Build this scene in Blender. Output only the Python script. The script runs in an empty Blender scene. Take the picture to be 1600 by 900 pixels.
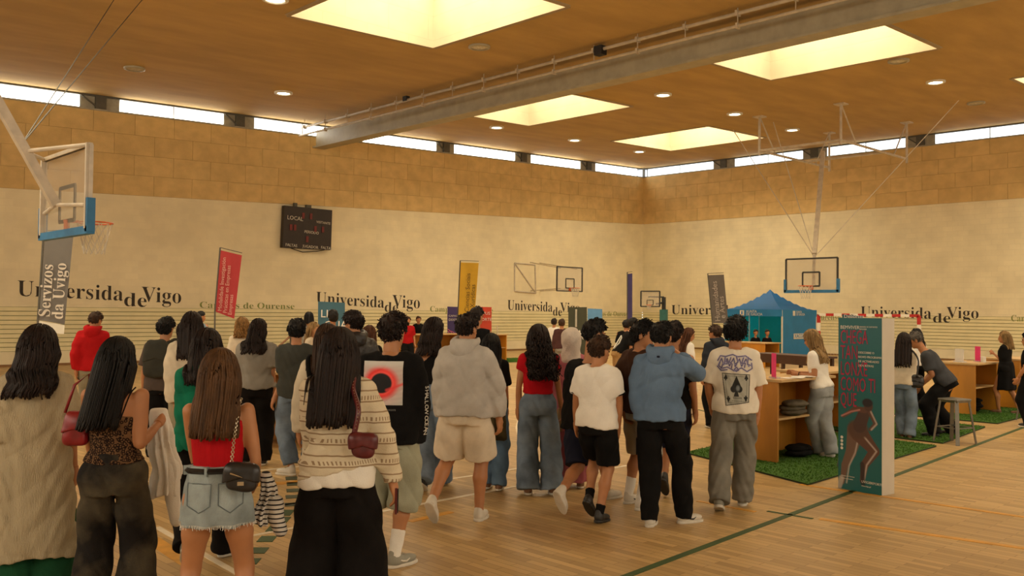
import bpy, math, random
import numpy as np
from math import sin, cos, pi, radians as R
from mathutils import Vector, Matrix
from mathutils.geometry import delaunay_2d_cdt

C = bpy.context.scene.collection
rnd = random.Random(4)
# ------------------------------------------------------------ camera
YAW, PITCH, ROLL, FPX, CAMZ = .763, .024, .0105, 1420.0, 1.78
WL, WR = 28.67, 36.56            # left wall plane y=WL, right wall plane x=WR
_f = np.array([sin(YAW)*cos(PITCH), cos(YAW)*cos(PITCH), sin(PITCH)])
_r0 = np.array([cos(YAW), -sin(YAW), 0.]); _u0 = np.cross(_r0, _f)
_r = cos(ROLL)*_r0 + sin(ROLL)*_u0; _u = -sin(ROLL)*_r0 + cos(ROLL)*_u0
cam_d = bpy.data.cameras.new('camera'); cam = bpy.data.objects.new('camera', cam_d); C.objects.link(cam)
cam_d.sensor_width = 36; cam_d.lens = FPX/1600*36; cam_d.clip_end = 200
cam.matrix_world = Matrix(((_r[0], _u[0], -_f[0], 0), (_r[1], _u[1], -_f[1], 0), (_r[2], _u[2], -_f[2], CAMZ), (0, 0, 0, 1)))
bpy.context.scene.camera = cam
# ------------------------------------------------------------ world, exposure, large lights
sc = bpy.context.scene
sc.view_settings.view_transform = 'Standard'; sc.view_settings.look = 'None'
sc.view_settings.gamma = 1; sc.view_settings.use_curve_mapping = False; sc.view_settings.exposure = 0.86
w = bpy.data.worlds.new('sky'); sc.world = w; w.use_nodes = True
bg = w.node_tree.nodes['Background']; bg.inputs[0].default_value = (.80, .90, 1, 1); bg.inputs[1].default_value = 1.6
WARM = (1, .85, .585)
def area(name, loc, sx, sy, power, col=WARM, rot=(0, 0, 0)):
    d = bpy.data.lights.new(name, 'AREA'); d.shape = 'RECTANGLE'; d.size = sx; d.size_y = sy; d.energy = power; d.color = col
    o = bpy.data.objects.new(name, d); o.location = loc; o.rotation_euler = rot; C.objects.link(o); return o
SKY_POWER = 300.0
area('rear_fill_light', (14, -8.7, 5.2), 34, 4.5, 330, (1, .87, .64), (R(90), 0, 0))  # added fill from behind the camera, lifts the far walls
area('side_fill_light', (-8.7, 10, 5.2), 4.5, 28, 330, (1, .87, .64), (0, R(-90), 0))  # second added fill, from the unseen side wall

# ------------------------------------------------------------ pixel -> world helpers (the photograph's 1600x900 frame)
def ray(px, py):
    d = _f*FPX + _r*(px-800) - _u*(py-450); return d/np.linalg.norm(d)
def onz(px, py, z=0.):
    d = ray(px, py); t = (z-CAMZ)/d[2]; return Vector((d[0]*t, d[1]*t, z))
def onL(px, py, off=0.):
    d = ray(px, py); t = (WL-off)/d[1]; return Vector(d*t) + Vector((0, 0, CAMZ))
def onR(px, py, off=0.):
    d = ray(px, py); t = (WR-off)/d[0]; return Vector(d*t) + Vector((0, 0, CAMZ))
def atD(px, py, D):
    d = ray(px, py); t = D/math.hypot(d[0], d[1]); return Vector(d*t) + Vector((0, 0, CAMZ))
def DofF(px, py): p = onz(px, py); return math.hypot(p.x, p.y)
def px_of(p):
    v = np.array(p) - np.array([0, 0, CAMZ]); z = v@_f; return (800+FPX*(v@_r)/z, 450-FPX*(v@_u)/z)

# ------------------------------------------------------------ materials
MATS = {}
def srgb(r, g, b):
    f = lambda c: ((c/255+.055)/1.055)**2.4 if c > 10.3 else c/255/12.92
    return (f(r), f(g), f(b))
def mat(name, col, rough=.8, var=.12, scale=6., bump=.0, bscale=60., metal=0., stretch=None, emit=None, alpha=1., sheen=0., col2=None, ramp=(.35, .65), trans=0.):
    if name in MATS: return MATS[name]
    m = bpy.data.materials.new(name); m.use_nodes = True; nt = m.node_tree; N = nt.nodes; b = N['Principled BSDF']
    b.inputs['Roughness'].default_value = rough; b.inputs['Metallic'].default_value = metal
    if sheen: b.inputs['Sheen Weight'].default_value = sheen
    tc = N.new('ShaderNodeTexCoord'); mp = N.new('ShaderNodeMapping'); nt.links.new(tc.outputs['Object'], mp.inputs[0])
    if stretch: mp.inputs['Scale'].default_value = stretch
    no = N.new('ShaderNodeTexNoise'); no.inputs['Scale'].default_value = scale; no.inputs['Detail'].default_value = 6
    nt.links.new(mp.outputs[0], no.inputs['Vector'])
    cr = N.new('ShaderNodeValToRGB'); nt.links.new(no.outputs[0], cr.inputs[0])
    c2 = col2 if col2 else tuple(min(1, c*(1+var)) for c in col); c1 = col if col2 else tuple(c*(1-var) for c in col)
    cr.color_ramp.elements[0].color = (*c1, 1); cr.color_ramp.elements[1].color = (*c2, 1)
    cr.color_ramp.elements[0].position = ramp[0]; cr.color_ramp.elements[1].position = ramp[1]
    nt.links.new(cr.outputs[0], b.inputs['Base Color'])
    if bump:
        n2 = N.new('ShaderNodeTexNoise'); n2.inputs['Scale'].default_value = bscale; n2.inputs['Detail'].default_value = 4
        nt.links.new(mp.outputs[0], n2.inputs['Vector'])
        bp = N.new('ShaderNodeBump'); bp.inputs['Strength'].default_value = bump; bp.inputs['Distance'].default_value = .02
        nt.links.new(n2.outputs[0], bp.inputs['Height']); nt.links.new(bp.outputs[0], b.inputs['Normal'])
    if emit:
        b.inputs['Emission Color'].default_value = (*emit[:3], 1); b.inputs['Emission Strength'].default_value = emit[3]
    if trans: b.inputs['Transmission Weight'].default_value = trans
    if alpha < 1: b.inputs['Alpha'].default_value = alpha
    MATS[name] = m; return m
def vcol_mat(name, rough=.85):
    if name in MATS: return MATS[name]
    m = bpy.data.materials.new(name); m.use_nodes = True; N = m.node_tree.nodes
    a = N.new('ShaderNodeVertexColor'); a.layer_name = 'print'
    m.node_tree.links.new(a.outputs[0], N['Principled BSDF'].inputs['Base Color']); N['Principled BSDF'].inputs['Roughness'].default_value = rough
    MATS[name] = m; return m
def nd(m):
    nt = m.node_tree; return nt, nt.nodes, nt.nodes['Principled BSDF']

# ------------------------------------------------------------ mesh collecting
class MB:
    def __init__(s): s.v = []; s.f = []
    def add(s, vs, fs):
        n = len(s.v); s.v += [tuple(v) for v in vs]; s.f += [tuple(i+n for i in f) for f in fs]; return s
    def box(s, c, d, rz=0., M=None):
        x, y, z = d[0]/2, d[1]/2, d[2]/2
        vs = [Vector((a, b, e)) for a in (-x, x) for b in (-y, y) for e in (-z, z)]
        T = M if M is not None else Matrix.Translation(c) @ Matrix.Rotation(rz, 4, 'Z')
        return s.add([T@v for v in vs], [(0, 1, 3, 2), (4, 6, 7, 5), (0, 4, 5, 1), (2, 3, 7, 6), (0, 2, 6, 4), (1, 5, 7, 3)])
    def bar(s, a, b, wd, ht=None, n=4):
        a = Vector(a); b = Vector(b); ht = ht or wd; d = (b-a); L = d.length
        if L < 1e-6: return s
        q = d.to_track_quat('Z', 'Y').to_matrix().to_4x4(); T = Matrix.Translation((a+b)/2) @ q
        if n == 4: return s.box(None, (wd, ht, L), M=T)
        ring = [(cos(2*pi*k/n)*wd/2, sin(2*pi*k/n)*ht/2) for k in range(n)]
        vs = [T@Vector((x, y, -L/2)) for x, y in ring] + [T@Vector((x, y, L/2)) for x, y in ring]
        return s.add(vs, [(k, (k+1) % n, n+(k+1) % n, n+k) for k in range(n)] + [tuple(range(n-1, -1, -1)), tuple(range(n, 2*n))])
    def tube(s, pts, r, n=6, closed=False):
        pts = [Vector(p) for p in pts]; m = len(pts); rs = r if isinstance(r, (list, tuple)) else [r]*m
        base = len(s.v); up = Vector((0, 0, 1)); X = None
        for i, p in enumerate(pts):
            a = pts[(i-1) % m] if closed or i else p; b = pts[(i+1) % m] if closed or i < m-1 else p
            t = (b-a).normalized()
            if X is None: X = t.cross(up) if abs(t.z) < .95 else t.cross(Vector((1, 0, 0)))
            X = (X - t*X.dot(t)).normalized(); Y = t.cross(X)
            s.v += [tuple(p + (X*cos(2*pi*k/n) + Y*sin(2*pi*k/n))*rs[i]) for k in range(n)]
        for i in range(m if closed else m-1):
            j = (i+1) % m
            s.f += [(base+i*n+k, base+i*n+(k+1) % n, base+j*n+(k+1) % n, base+j*n+k) for k in range(n)]
        if not closed:
            s.f += [tuple(base+k for k in range(n-1, -1, -1)), tuple(base+(m-1)*n+k for k in range(n))]
        return s
    def prism(s, poly, z0, z1):
        n = len(poly); return s.add([(x, y, z0) for x, y in poly] + [(x, y, z1) for x, y in poly],
            [tuple(range(n-1, -1, -1)), tuple(range(n, 2*n))] + [(k, (k+1) % n, n+(k+1) % n, n+k) for k in range(n)])
    def slab(s, q, nrm, t):         # a quad given thickness t along nrm
        q = [Vector(p) for p in q]; nrm = Vector(nrm)*t
        return s.add(q + [p+nrm for p in q], [(0, 1, 2, 3), (7, 6, 5, 4), (0, 4, 5, 1), (1, 5, 6, 2), (2, 6, 7, 3), (3, 7, 4, 0)])
    def lathe(s, prof, c=(0, 0, 0), n=16):
        b = len(s.v); m = len(prof)
        for r, z in prof: s.v += [(c[0]+r*cos(2*pi*k/n), c[1]+r*sin(2*pi*k/n), c[2]+z) for k in range(n)]
        for i in range(m-1): s.f += [(b+i*n+k, b+i*n+(k+1) % n, b+(i+1)*n+(k+1) % n, b+(i+1)*n+k) for k in range(n)]
        s.f += [tuple(b+k for k in range(n-1, -1, -1)), tuple(b+(m-1)*n+k for k in range(n))]; return s
    def build(s, name, m, parent=None, smooth=False, recalc=True):
        me = bpy.data.meshes.new(name); me.from_pydata(s.v, [], s.f)
        if recalc:
            import bmesh
            bm = bmesh.new(); bm.from_mesh(me); bmesh.ops.recalc_face_normals(bm, faces=bm.faces); bm.to_mesh(me); bm.free()
        if smooth: me.shade_smooth()
        me.materials.append(m); return link(name, me, parent)
def link(name, me, parent=None):
    o = bpy.data.objects.new(name, me); C.objects.link(o)
    if parent is not None: o.parent = parent
    return o
def tag(o, label=None, cat=None, group=None, kind=None):
    if label: o['label'] = label
    if cat: o['category'] = cat
    if group: o['group'] = group
    if kind: o['kind'] = kind
    return o
def thing(name, label, cat, loc=(0, 0, 0), rz=0., group=None):
    o = bpy.data.objects.new(name, None); C.objects.link(o); o.location = loc; o.rotation_euler = (0, 0, rz); o.empty_display_size = .1
    return tag(o, label, cat, group)
def struct(o): o['kind'] = 'structure'; return o
def copy_tree(o, parent=None):
    c = o.copy(); C.objects.link(c)
    if parent is not None: c.parent = parent
    for ch in o.children: copy_tree(ch, c)
    return c
def text(txt, name, m, T, size, parent=None, ext=.002, align='LEFT', width=1., space=1., thin=0.):
    cu = bpy.data.curves.new(name, 'FONT'); cu.body = txt; cu.size = size; cu.extrude = ext; cu.align_x = align; cu.resolution_u = 2; cu.space_character = space; cu.offset = -thin
    o = bpy.data.objects.new(name, cu); C.objects.link(o); bpy.context.view_layer.update()
    me = bpy.data.meshes.new_from_object(o.evaluated_get(bpy.context.evaluated_depsgraph_get())); bpy.data.objects.remove(o)
    me.transform(T @ Matrix.Diagonal((width, 1, 1, 1))); me.materials.clear(); me.materials.append(m)
    for p in me.polygons: p.material_index = 0
    return link(name, me, parent)
def serif(t):
    return ''.join(chr(0x1D400+ord(c)-65) if 'A' <= c <= 'Z' else chr(0x1D41A+ord(c)-97) if 'a' <= c <= 'z' else c for c in t)
def plane_T(o, xd, yd):              # matrix mapping text XY onto directions
    xd = Vector(xd).normalized(); zd = xd.cross(Vector(yd)).normalized(); yd = zd.cross(xd)
    return Matrix(((xd.x, yd.x, zd.x, o[0]), (xd.y, yd.y, zd.y, o[1]), (xd.z, yd.z, zd.z, o[2]), (0, 0, 0, 1)))
# ---- flat prints: colours drawn in numpy, carried by a fine vertex grid
class Pic:
    def __init__(s, w, h, bg, cut=False):
        s.w, s.h = w, h; s.cut = cut; s.a = np.ones((h, w, 3))*np.array(bg); s.m = np.zeros((h, w)); s.Y, s.X = np.mgrid[0:h, 0:w].astype(float)
        s.X = (s.X+.5)/w; s.Y = (s.Y+.5)/h       # 0..1, y down
    def put(s, mask, col, al=1.):
        s.m = np.maximum(s.m*(s.cut is False), 0) if s.cut is False else np.maximum(s.m, np.clip(mask, 0, 1)*al)
        k = (np.clip(mask, 0, 1)*al)[..., None]; s.a = s.a*(1-k) + np.array(col)*k; return s
    def ell(s, cx, cy, rx, ry, col, al=1., soft=.15, rot=0.):
        x, y = s.X-cx, s.Y-cy; c, q = cos(rot), sin(rot); x, y = x*c+y*q, -x*q+y*c
        d = np.sqrt((x/rx)**2+(y/ry)**2); return s.put((1-d)/soft+.5, col, al)
    def seg(s, pts, wd, col, al=1., asp=1., soft=.006):
        d = np.full((s.h, s.w), 9.)
        for (a, b), (c, e) in zip(pts[:-1], pts[1:]):
            wa, wb = (wd, wd) if not isinstance(wd, tuple) else wd
            dx, dy = c-a, (e-b)*asp; t = np.clip(((s.X-a)*dx+(s.Y-b)*asp*dy)/(dx*dx+dy*dy+1e-9), 0, 1)
            d = np.minimum(d, np.hypot(s.X-a-t*dx, (s.Y-b)*asp-t*dy)-(wa+(wb-wa)*t))
        return s.put(.5-d/soft, col, al)
    def poly(s, pts, col, al=1.):
        ins = np.zeros((s.h, s.w), bool); n = len(pts)
        for i in range(n):
            (a, b), (c, e) = pts[i], pts[(i+1) % n]
            if b == e: continue
            k = ((b > s.Y) != (e > s.Y)) & (s.X < (c-a)*(s.Y-b)/(e-b)+a); ins ^= k
        return s.put(ins.astype(float), col, al)
def grid_print(name, P, verts, m, parent=None):      # verts (h+1,w+1,3); one face per texel
    h, w_ = P.h, P.w; V = np.asarray(verts, np.float32).reshape(-1, 3)
    i = np.arange(h)[:, None]*(w_+1)+np.arange(w_)[None, :]
    F = np.stack([i, i+w_+1, i+w_+2, i+1], -1).reshape(-1, 4); kp = (P.m.ravel() > .35) if P.cut else np.ones(h*w_, bool); F = F[kp]
    me = mesh_np(name, V, F); ca = me.color_attributes.new('print', 'FLOAT_COLOR', 'CORNER')
    col = np.ones((len(F), 4, 4), np.float32); col[..., :3] = P.a.reshape(-1, 1, 3)[kp]; ca.data.foreach_set('color', col.ravel())
    me.materials.append(m); return link(name, me, parent)
def mesh_np(name, V, F):
    me = bpy.data.meshes.new(name); me.vertices.add(len(V)); me.vertices.foreach_set('co', np.ascontiguousarray(V, np.float32).ravel())
    k = F.shape[1]; me.loops.add(len(F)*k); me.loops.foreach_set('vertex_index', np.ascontiguousarray(F, np.int32).ravel())
    me.polygons.add(len(F)); me.polygons.foreach_set('loop_start', np.arange(0, len(F)*k, k, dtype=np.int32))
    me.polygons.foreach_set('loop_total', np.full(len(F), k, np.int32)); me.update(calc_edges=True); me.validate(); return me
# ============================================================ THE HALL
def brick_mat(name, col, rough, bw, bh, axis, bump=.25, var=.06, mortar=.012, dark=.9):
    m = mat(name, col, rough, var, 1.2); nt, N, b = nd(m)
    tc = N.new('ShaderNodeTexCoord'); sp = N.new('ShaderNodeSeparateXYZ'); cb = N.new('ShaderNodeCombineXYZ'); nt.links.new(tc.outputs['Object'], sp.inputs[0])
    nt.links.new(sp.outputs[axis], cb.inputs[0]); nt.links.new(sp.outputs[2 if axis != 'f' else 1], cb.inputs[1])
    br = N.new('ShaderNodeTexBrick'); br.inputs['Scale'].default_value = 1; br.inputs['Brick Width'].default_value = bw; br.inputs['Row Height'].default_value = bh
    br.inputs['Mortar Size'].default_value = mortar; br.inputs['Color1'].default_value = (1, 1, 1, 1); br.inputs['Color2'].default_value = (.95, .95, .95, 1); br.inputs['Mortar'].default_value = (dark, dark, dark, 1)
    nt.links.new(cb.outputs[0], br.inputs['Vector'])
    mx = N.new('ShaderNodeMix'); mx.data_type = 'RGBA'; mx.blend_type = 'MULTIPLY'; mx.inputs[0].default_value = 1
    src = b.inputs['Base Color'].links[0].from_socket; nt.links.new(src, mx.inputs[6]); nt.links.new(br.outputs[0], mx.inputs[7]); nt.links.new(mx.outputs[2], b.inputs['Base Color'])
    bp = N.new('ShaderNodeBump'); bp.inputs['Strength'].default_value = bump; bp.inputs['Distance'].default_value = .01
    inv = N.new('ShaderNodeMath'); inv.operation = 'SUBTRACT'; inv.inputs[0].default_value = 1; nt.links.new(br.outputs['Fac'], inv.inputs[1])
    nt.links.new(inv.outputs[0], bp.inputs['Height']); nt.links.new(bp.outputs[0], b.inputs['Normal']); return m
m_wallL = brick_mat('painted_block_left', (.82, .73, .50), .75, .4, .2, 0, dark=.965)
m_wallR = brick_mat('painted_block_right', (.79, .71, .49), .75, .4, .2, 1, dark=.93)
m_plank = mat('painted_batten', (.76, .69, .42), .6, .05, 2)
m_groove = mat('batten_groove', (.26, .26, .10), .9, .1)
m_board = mat('pressed_wood_board', (.66, .465, .20), .85, .10, 2.2, .35, 70., stretch=(1, 1, 1.3))
m_board2 = mat('pressed_wood_board_darker', (.63, .44, .185), .85, .10, 2.2, .35, 70.)
m_back = mat('board_backing', (.40, .29, .13), .9)
m_ceil = mat('ceiling_wood_wool', (.47, .31, .105), .9, .10, .8, .4, 45., stretch=(.6, 2.0, 1))
m_skirt = mat('skirting_wood', (.22, .11, .035), .6)
m_metal = mat('galvanised_metal', (.36, .32, .22), .45, .10, 3.)
m_darkm = mat('dark_window_metal', (.09, .085, .07), .6)
m_greypan = mat('grey_window_panel', (.33, .31, .25), .5)
m_white = mat('white_paint', (.70, .67, .58), .5, .05)
m_black = mat('black_plastic', (.012, .012, .013), .45)
m_glow = mat('daylight_pane', (.8, .85, .9), .3, .02, emit=(1, .95, .84, 4.5))
m_fillpane = mat('fill_pane', (.8, .85, .9), .3, .02, emit=(1, .93, .80, .9))  # weak glow for the panes added out of view
m_glowR = mat('daylight_pane_blue', (.8, .85, .9), .3, .02, emit=(.86, .96, 1, 1.3))
m_well = brick_mat('skylight_well_board', (.36, .29, .19), .85, 1.2, .6, 0, .3, .06, .01, .9)
# floor: parquet mosaic strips
m_floor = mat('parquet', (.50, .335, .145), .33, .10, .35); nt, N, b = nd(m_floor)
tc = N.new('ShaderNodeTexCoord'); mp = N.new('ShaderNodeMapping'); mp.inputs['Rotation'].default_value = (0, 0, R(90)); nt.links.new(tc.outputs['Object'], mp.inputs[0])
br = N.new('ShaderNodeTexBrick'); br.inputs['Scale'].default_value = 1; br.inputs['Brick Width'].default_value = .46; br.inputs['Row Height'].default_value = .07; br.inputs['Mortar Size'].default_value = .0022
br.inputs['Color1'].default_value = (1.12, 1.1, 1.05, 1); br.inputs['Color2'].default_value = (.76, .72, .64, 1); br.inputs['Mortar'].default_value = (.42, .35, .25, 1); br.inputs['Bias'].default_value = .1
nt.links.new(mp.outputs[0], br.inputs['Vector'])
mx = N.new('ShaderNodeMix'); mx.data_type = 'RGBA'; mx.blend_type = 'MULTIPLY'; mx.inputs[0].default_value = 1
src = b.inputs['Base Color'].links[0].from_socket; nt.links.new(src, mx.inputs[6]); nt.links.new(br.outputs[0], mx.inputs[7]); nt.links.new(mx.outputs[2], b.inputs['Base Color'])
no = N.new('ShaderNodeTexNoise'); no.inputs['Scale'].default_value = .8; mr = N.new('ShaderNodeMapRange'); mr.inputs[3].default_value = .30; mr.inputs[4].default_value = .5
nt.links.new(tc.outputs['Object'], no.inputs['Vector']); nt.links.new(no.outputs[0], mr.inputs[0]); nt.links.new(mr.outputs[0], b.inputs['Roughness'])

X0, Y0 = -9., -9.
floor = struct(MB().slab([(X0, Y0, -.1), (WR+.2, Y0, -.1), (WR+.2, WL+.2, -.1), (X0, WL+.2, -.1)], (0, 0, 1), .1).build('floor', m_floor))
# heights of the horizontal edges, read at both ends of each wall
lin = lambda p, q, t: p+(q-p)*t
pA0, pA1, pA2 = onL(0, 293.4), onL(1004, 350.5), onR(1600, 309.4)
pw0, pw1, pw2 = onL(0, 154), onL(1003, 277.7), onR(1600, 211.5)
pc0, pc1, pc2 = onL(0, 127.7), onL(1003, 263.3), onR(1600, 190.8)
def hz(p, q, k):                    # height as a linear function of coordinate k (0 = x, 1 = y)
    s_ = (q.z-p.z)/(q[k]-p[k]); return lambda c: p.z+(c-p[k])*s_
zAL, zwL, zcL = hz(pA0, pA1, 0), hz(pw0, pw1, 0), hz(pc0, pc1, 0)
zAR, zwR, zcR = [ (lambda f: (lambda y: f(y)))(hz(Vector((0, WL, a)), b_, 1)) for a, b_ in ((zAL(WR), pA2), (zwL(WR), pw2), (zcL(WR), pc2))]
def ceil_z(x, y): return zcL(x) + (zcR(y)-zcR(WL))
def onC(px, py):                    # ray onto the sloping ceiling
    d = ray(px, py); t = 8/d[2]*.8
    for _ in range(40): t = (ceil_z(d[0]*t, d[1]*t)-CAMZ)/d[2]
    return Vector((d[0]*t, d[1]*t, CAMZ+d[2]*t))
# --- left wall: white block, battens below, wood boards above
def wall(name, side):
    L = side == 'L'; c0, c1 = (X0, WR) if L else (Y0, WL); zA = zAL if L else zAR; zw = zwL if L else zwR; zc = zcL if L else zcR
    P = (lambda c, z, o: Vector((c, WL-o, z))) if L else (lambda c, z, o: Vector((WR-o, c, z)))
    nrm = (0, 1, 0) if L else (1, 0, 0)
    mb = MB()
    mb.slab([P(c0, 1.72, 0), P(c1, 1.72, 0), P(c1, zA(c1), 0), P(c0, zA(c0), 0)], nrm, .2)
    mb.slab([P(c0, 0, 0), P(c1, 0, 0), P(c1, .43, 0), P(c0, .43, 0)], nrm, .2)
    root = struct(mb.build(name, m_wallL if L else m_wallR))
    MB().slab([P(c0, .42, -.03), P(c1, .42, -.03), P(c1, 1.73, -.03), P(c0, 1.73, -.03)], nrm, .1).build('batten_backing', m_groove, root)
    n = 10; hgt = (1.72-.43)/n
    for i in range(n):
        z0 = .43+i*hgt+.010; z1 = .43+(i+1)*hgt-.009
        MB().slab([P(c0, z0, .004), P(c1, z0, .004), P(c1, z1, .004), P(c0, z1, .004)], nrm, .03).build('plank', m_plank, root)
    MB().slab([P(c0, zA(c0)-.02, -.02), P(c1, zA(c1)-.02, -.02), P(c1, zw(c1), -.02), P(c0, zw(c0), -.02)], nrm, .1).build('board_backing', m_back, root)
    # boards, four rows, staggered
    rows = 4; bw = 1.25
    for r in range(rows):
        c = c0 + (bw/2 if r % 2 else 0) - bw/2
        while c < c1:
            a, e = max(c, c0)+.004, min(c+bw, c1)-.004
            if e-a > .1:
                q = []
                for cc, rr in ((a, r/rows), (e, r/rows), (e, (r+1)/rows), (a, (r+1)/rows)):
                    q.append(P(cc, zA(cc)+(zw(cc)-zA(cc))*rr + (.003 if rr == r/rows else -.003), .03+.004*rnd.random()))
                MB().slab(q, nrm, .04).build('board', m_board if rnd.random() < .6 else m_board2, root)
            c += bw
    # sill and head of the window strip
    MB().slab([P(c0, zw(c0), .04), P(c1, zw(c1), .04), P(c1, zw(c1)+.05, .04), P(c0, zw(c0)+.05, .04)], nrm, .3).build('window_sill', m_greypan, root)
    MB().slab([P(c0, zc(c0)-.05, .01), P(c1, zc(c1)-.05, .01), P(c1, zc(c1)+.02, .01), P(c0, zc(c0)+.02, .01)], nrm, .3).build('window_head', m_darkm, root)
    return root, P, zw, zc, nrm
wl, PL, _, _, nL = wall('wall_left', 'L')
wr, PR, _, _, nR = wall('wall_right', 'R')
for nm, q, nn in (('wall_rear', [(X0, Y0, 0), (WR, Y0, 0), (WR, Y0, 9.5), (X0, Y0, 9.5)], (0, -1, 0)), ('wall_side', [(X0, Y0, 0), (X0, WL, 0), (X0, WL, 9.5), (X0, Y0, 9.5)], (-1, 0, 0))):
    struct(MB().slab(q, nn, .2).build(nm, m_wallL))
for k_ in range(7):                  # glowing window panes added behind and beside the viewer to brighten the far walls
    x_ = -.6+k_*4.9; fill_win = struct(MB().box((x_, Y0+.06, 5.2), (4.5, .05, 4.5)).build('window_%d' % (20+k_), m_fillpane)); MB().box((x_+2.45, Y0+.1, 5.2), (.3, .12, 4.7)).build('post', m_darkm, fill_win)
for k_ in range(6):  # same added glowing panes along the unseen side wall
    y_ = -1.6+k_*4.65; fill_win = struct(MB().box((X0+.06, y_, 5.2), (.05, 4.3, 4.5)).build('window_%d' % (30+k_), m_fillpane)); MB().box((X0+.1, y_+2.3, 5.2), (.12, .3, 4.7)).build('post', m_darkm, fill_win)
struct(MB().slab([(X0, WL-.02, 0), (WR, WL-.02, 0), (WR, WL-.02, .07), (X0, WL-.02, .07)], (0, 1, 0), .02).build('baseboard_left', m_skirt))
struct(MB().slab([(WR-.02, Y0, 0), (WR-.02, WL, 0), (WR-.02, WL, .07), (WR-.02, Y0, .07)], (1, 0, 0), .02).build('baseboard_right', m_skirt))
# clerestory windows
wn = 0
def clere(side, pa, pb, glow):      # pixel columns of the bright pane, then of the grey frame that follows it
    global wn
    wn += 1; L = side == 'L'; on = onL if L else onR; k = 0 if L else 1; P, nrm = (PL, nL) if L else (PR, nR)
    zw, zc = (zwL, zcL) if L else (zwR, zcR)
    yy = lambda px: 153+.124*px if L else 277-.11*(px-1005)
    a, b_ = on(pa[0], yy(pa[0]))[k], on(pa[1], yy(pa[1]))[k]
    root = bpy.data.objects.new('window_%d' % wn, None); C.objects.link(root); struct(root)
    z0 = lambda c: zw(c)+.05; z1 = lambda c: zc(c)-.05
    mid = (a+b_)/2
    for e, f in ((a, mid-.02*np.sign(b_-a)), (mid+.02*np.sign(b_-a), b_)):
        MB().slab([P(e, z0(e), -.1), P(f, z0(f), -.1), P(f, z1(f), -.1), P(e, z1(e), -.1)], nrm, .02).build('pane', glow, root)
    fr = MB(); s_ = np.sign(b_-a)
    for e, wd in ((a, .05), (mid, .03), (b_, .05)):
        fr.slab([P(e-wd/2, z0(e), -.08), P(e+wd/2, z0(e), -.08), P(e+wd/2, z1(e), -.08), P(e-wd/2, z1(e), -.08)], nrm, .04)
    fr.build('frame', m_greypan, root)
    if pb:
        c, d = on(pb[0], yy(pb[0]))[k], on(pb[1], yy(pb[1]))[k]; h_ = (c+d)/2
        MB().slab([P(c, z0(c), -.06), P(d, z0(d), -.06), P(d, z1(d), -.06), P(c, z1(c), -.06)], nrm, .03).build('side_panel', m_greypan, root)
        MB().slab([P(h_-.16, z0(h_), .02), P(h_+.16, z0(h_), .02), P(h_+.16, z1(h_), .02), P(h_-.16, z1(h_), .02)], nrm, .2).build('post', m_darkm, root)
        MB().bar(P(c, z1(c), -.02), P(h_, z0(h_), -.02), .04).build('stay', m_darkm, root)
for pa, pb in (((-150, 127), (127, 187)), ((187, 352), (352, 398)), ((398, 545), (545, 568)), ((568, 684), (684, 711)), ((711, 807), (807, 831)), ((831, 909), (909, 932)), ((932, 998), None)):
    clere('L', pa, pb, m_glow)
for pa, pb in (((1010, 1114), (1114, 1146)), ((1146, 1254), (1254, 1290)), ((1290, 1417), (1417, 1459)), ((1459, 1640), None)):
    clere('R', pa, pb, m_glowR)
struct(MB().box((WR-.12, WL-.12, (zwL(WR)+zcL(WR))/2), (.1, .1, zcL(WR)-zwL(WR))).build('trim_1', m_darkm))
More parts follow.
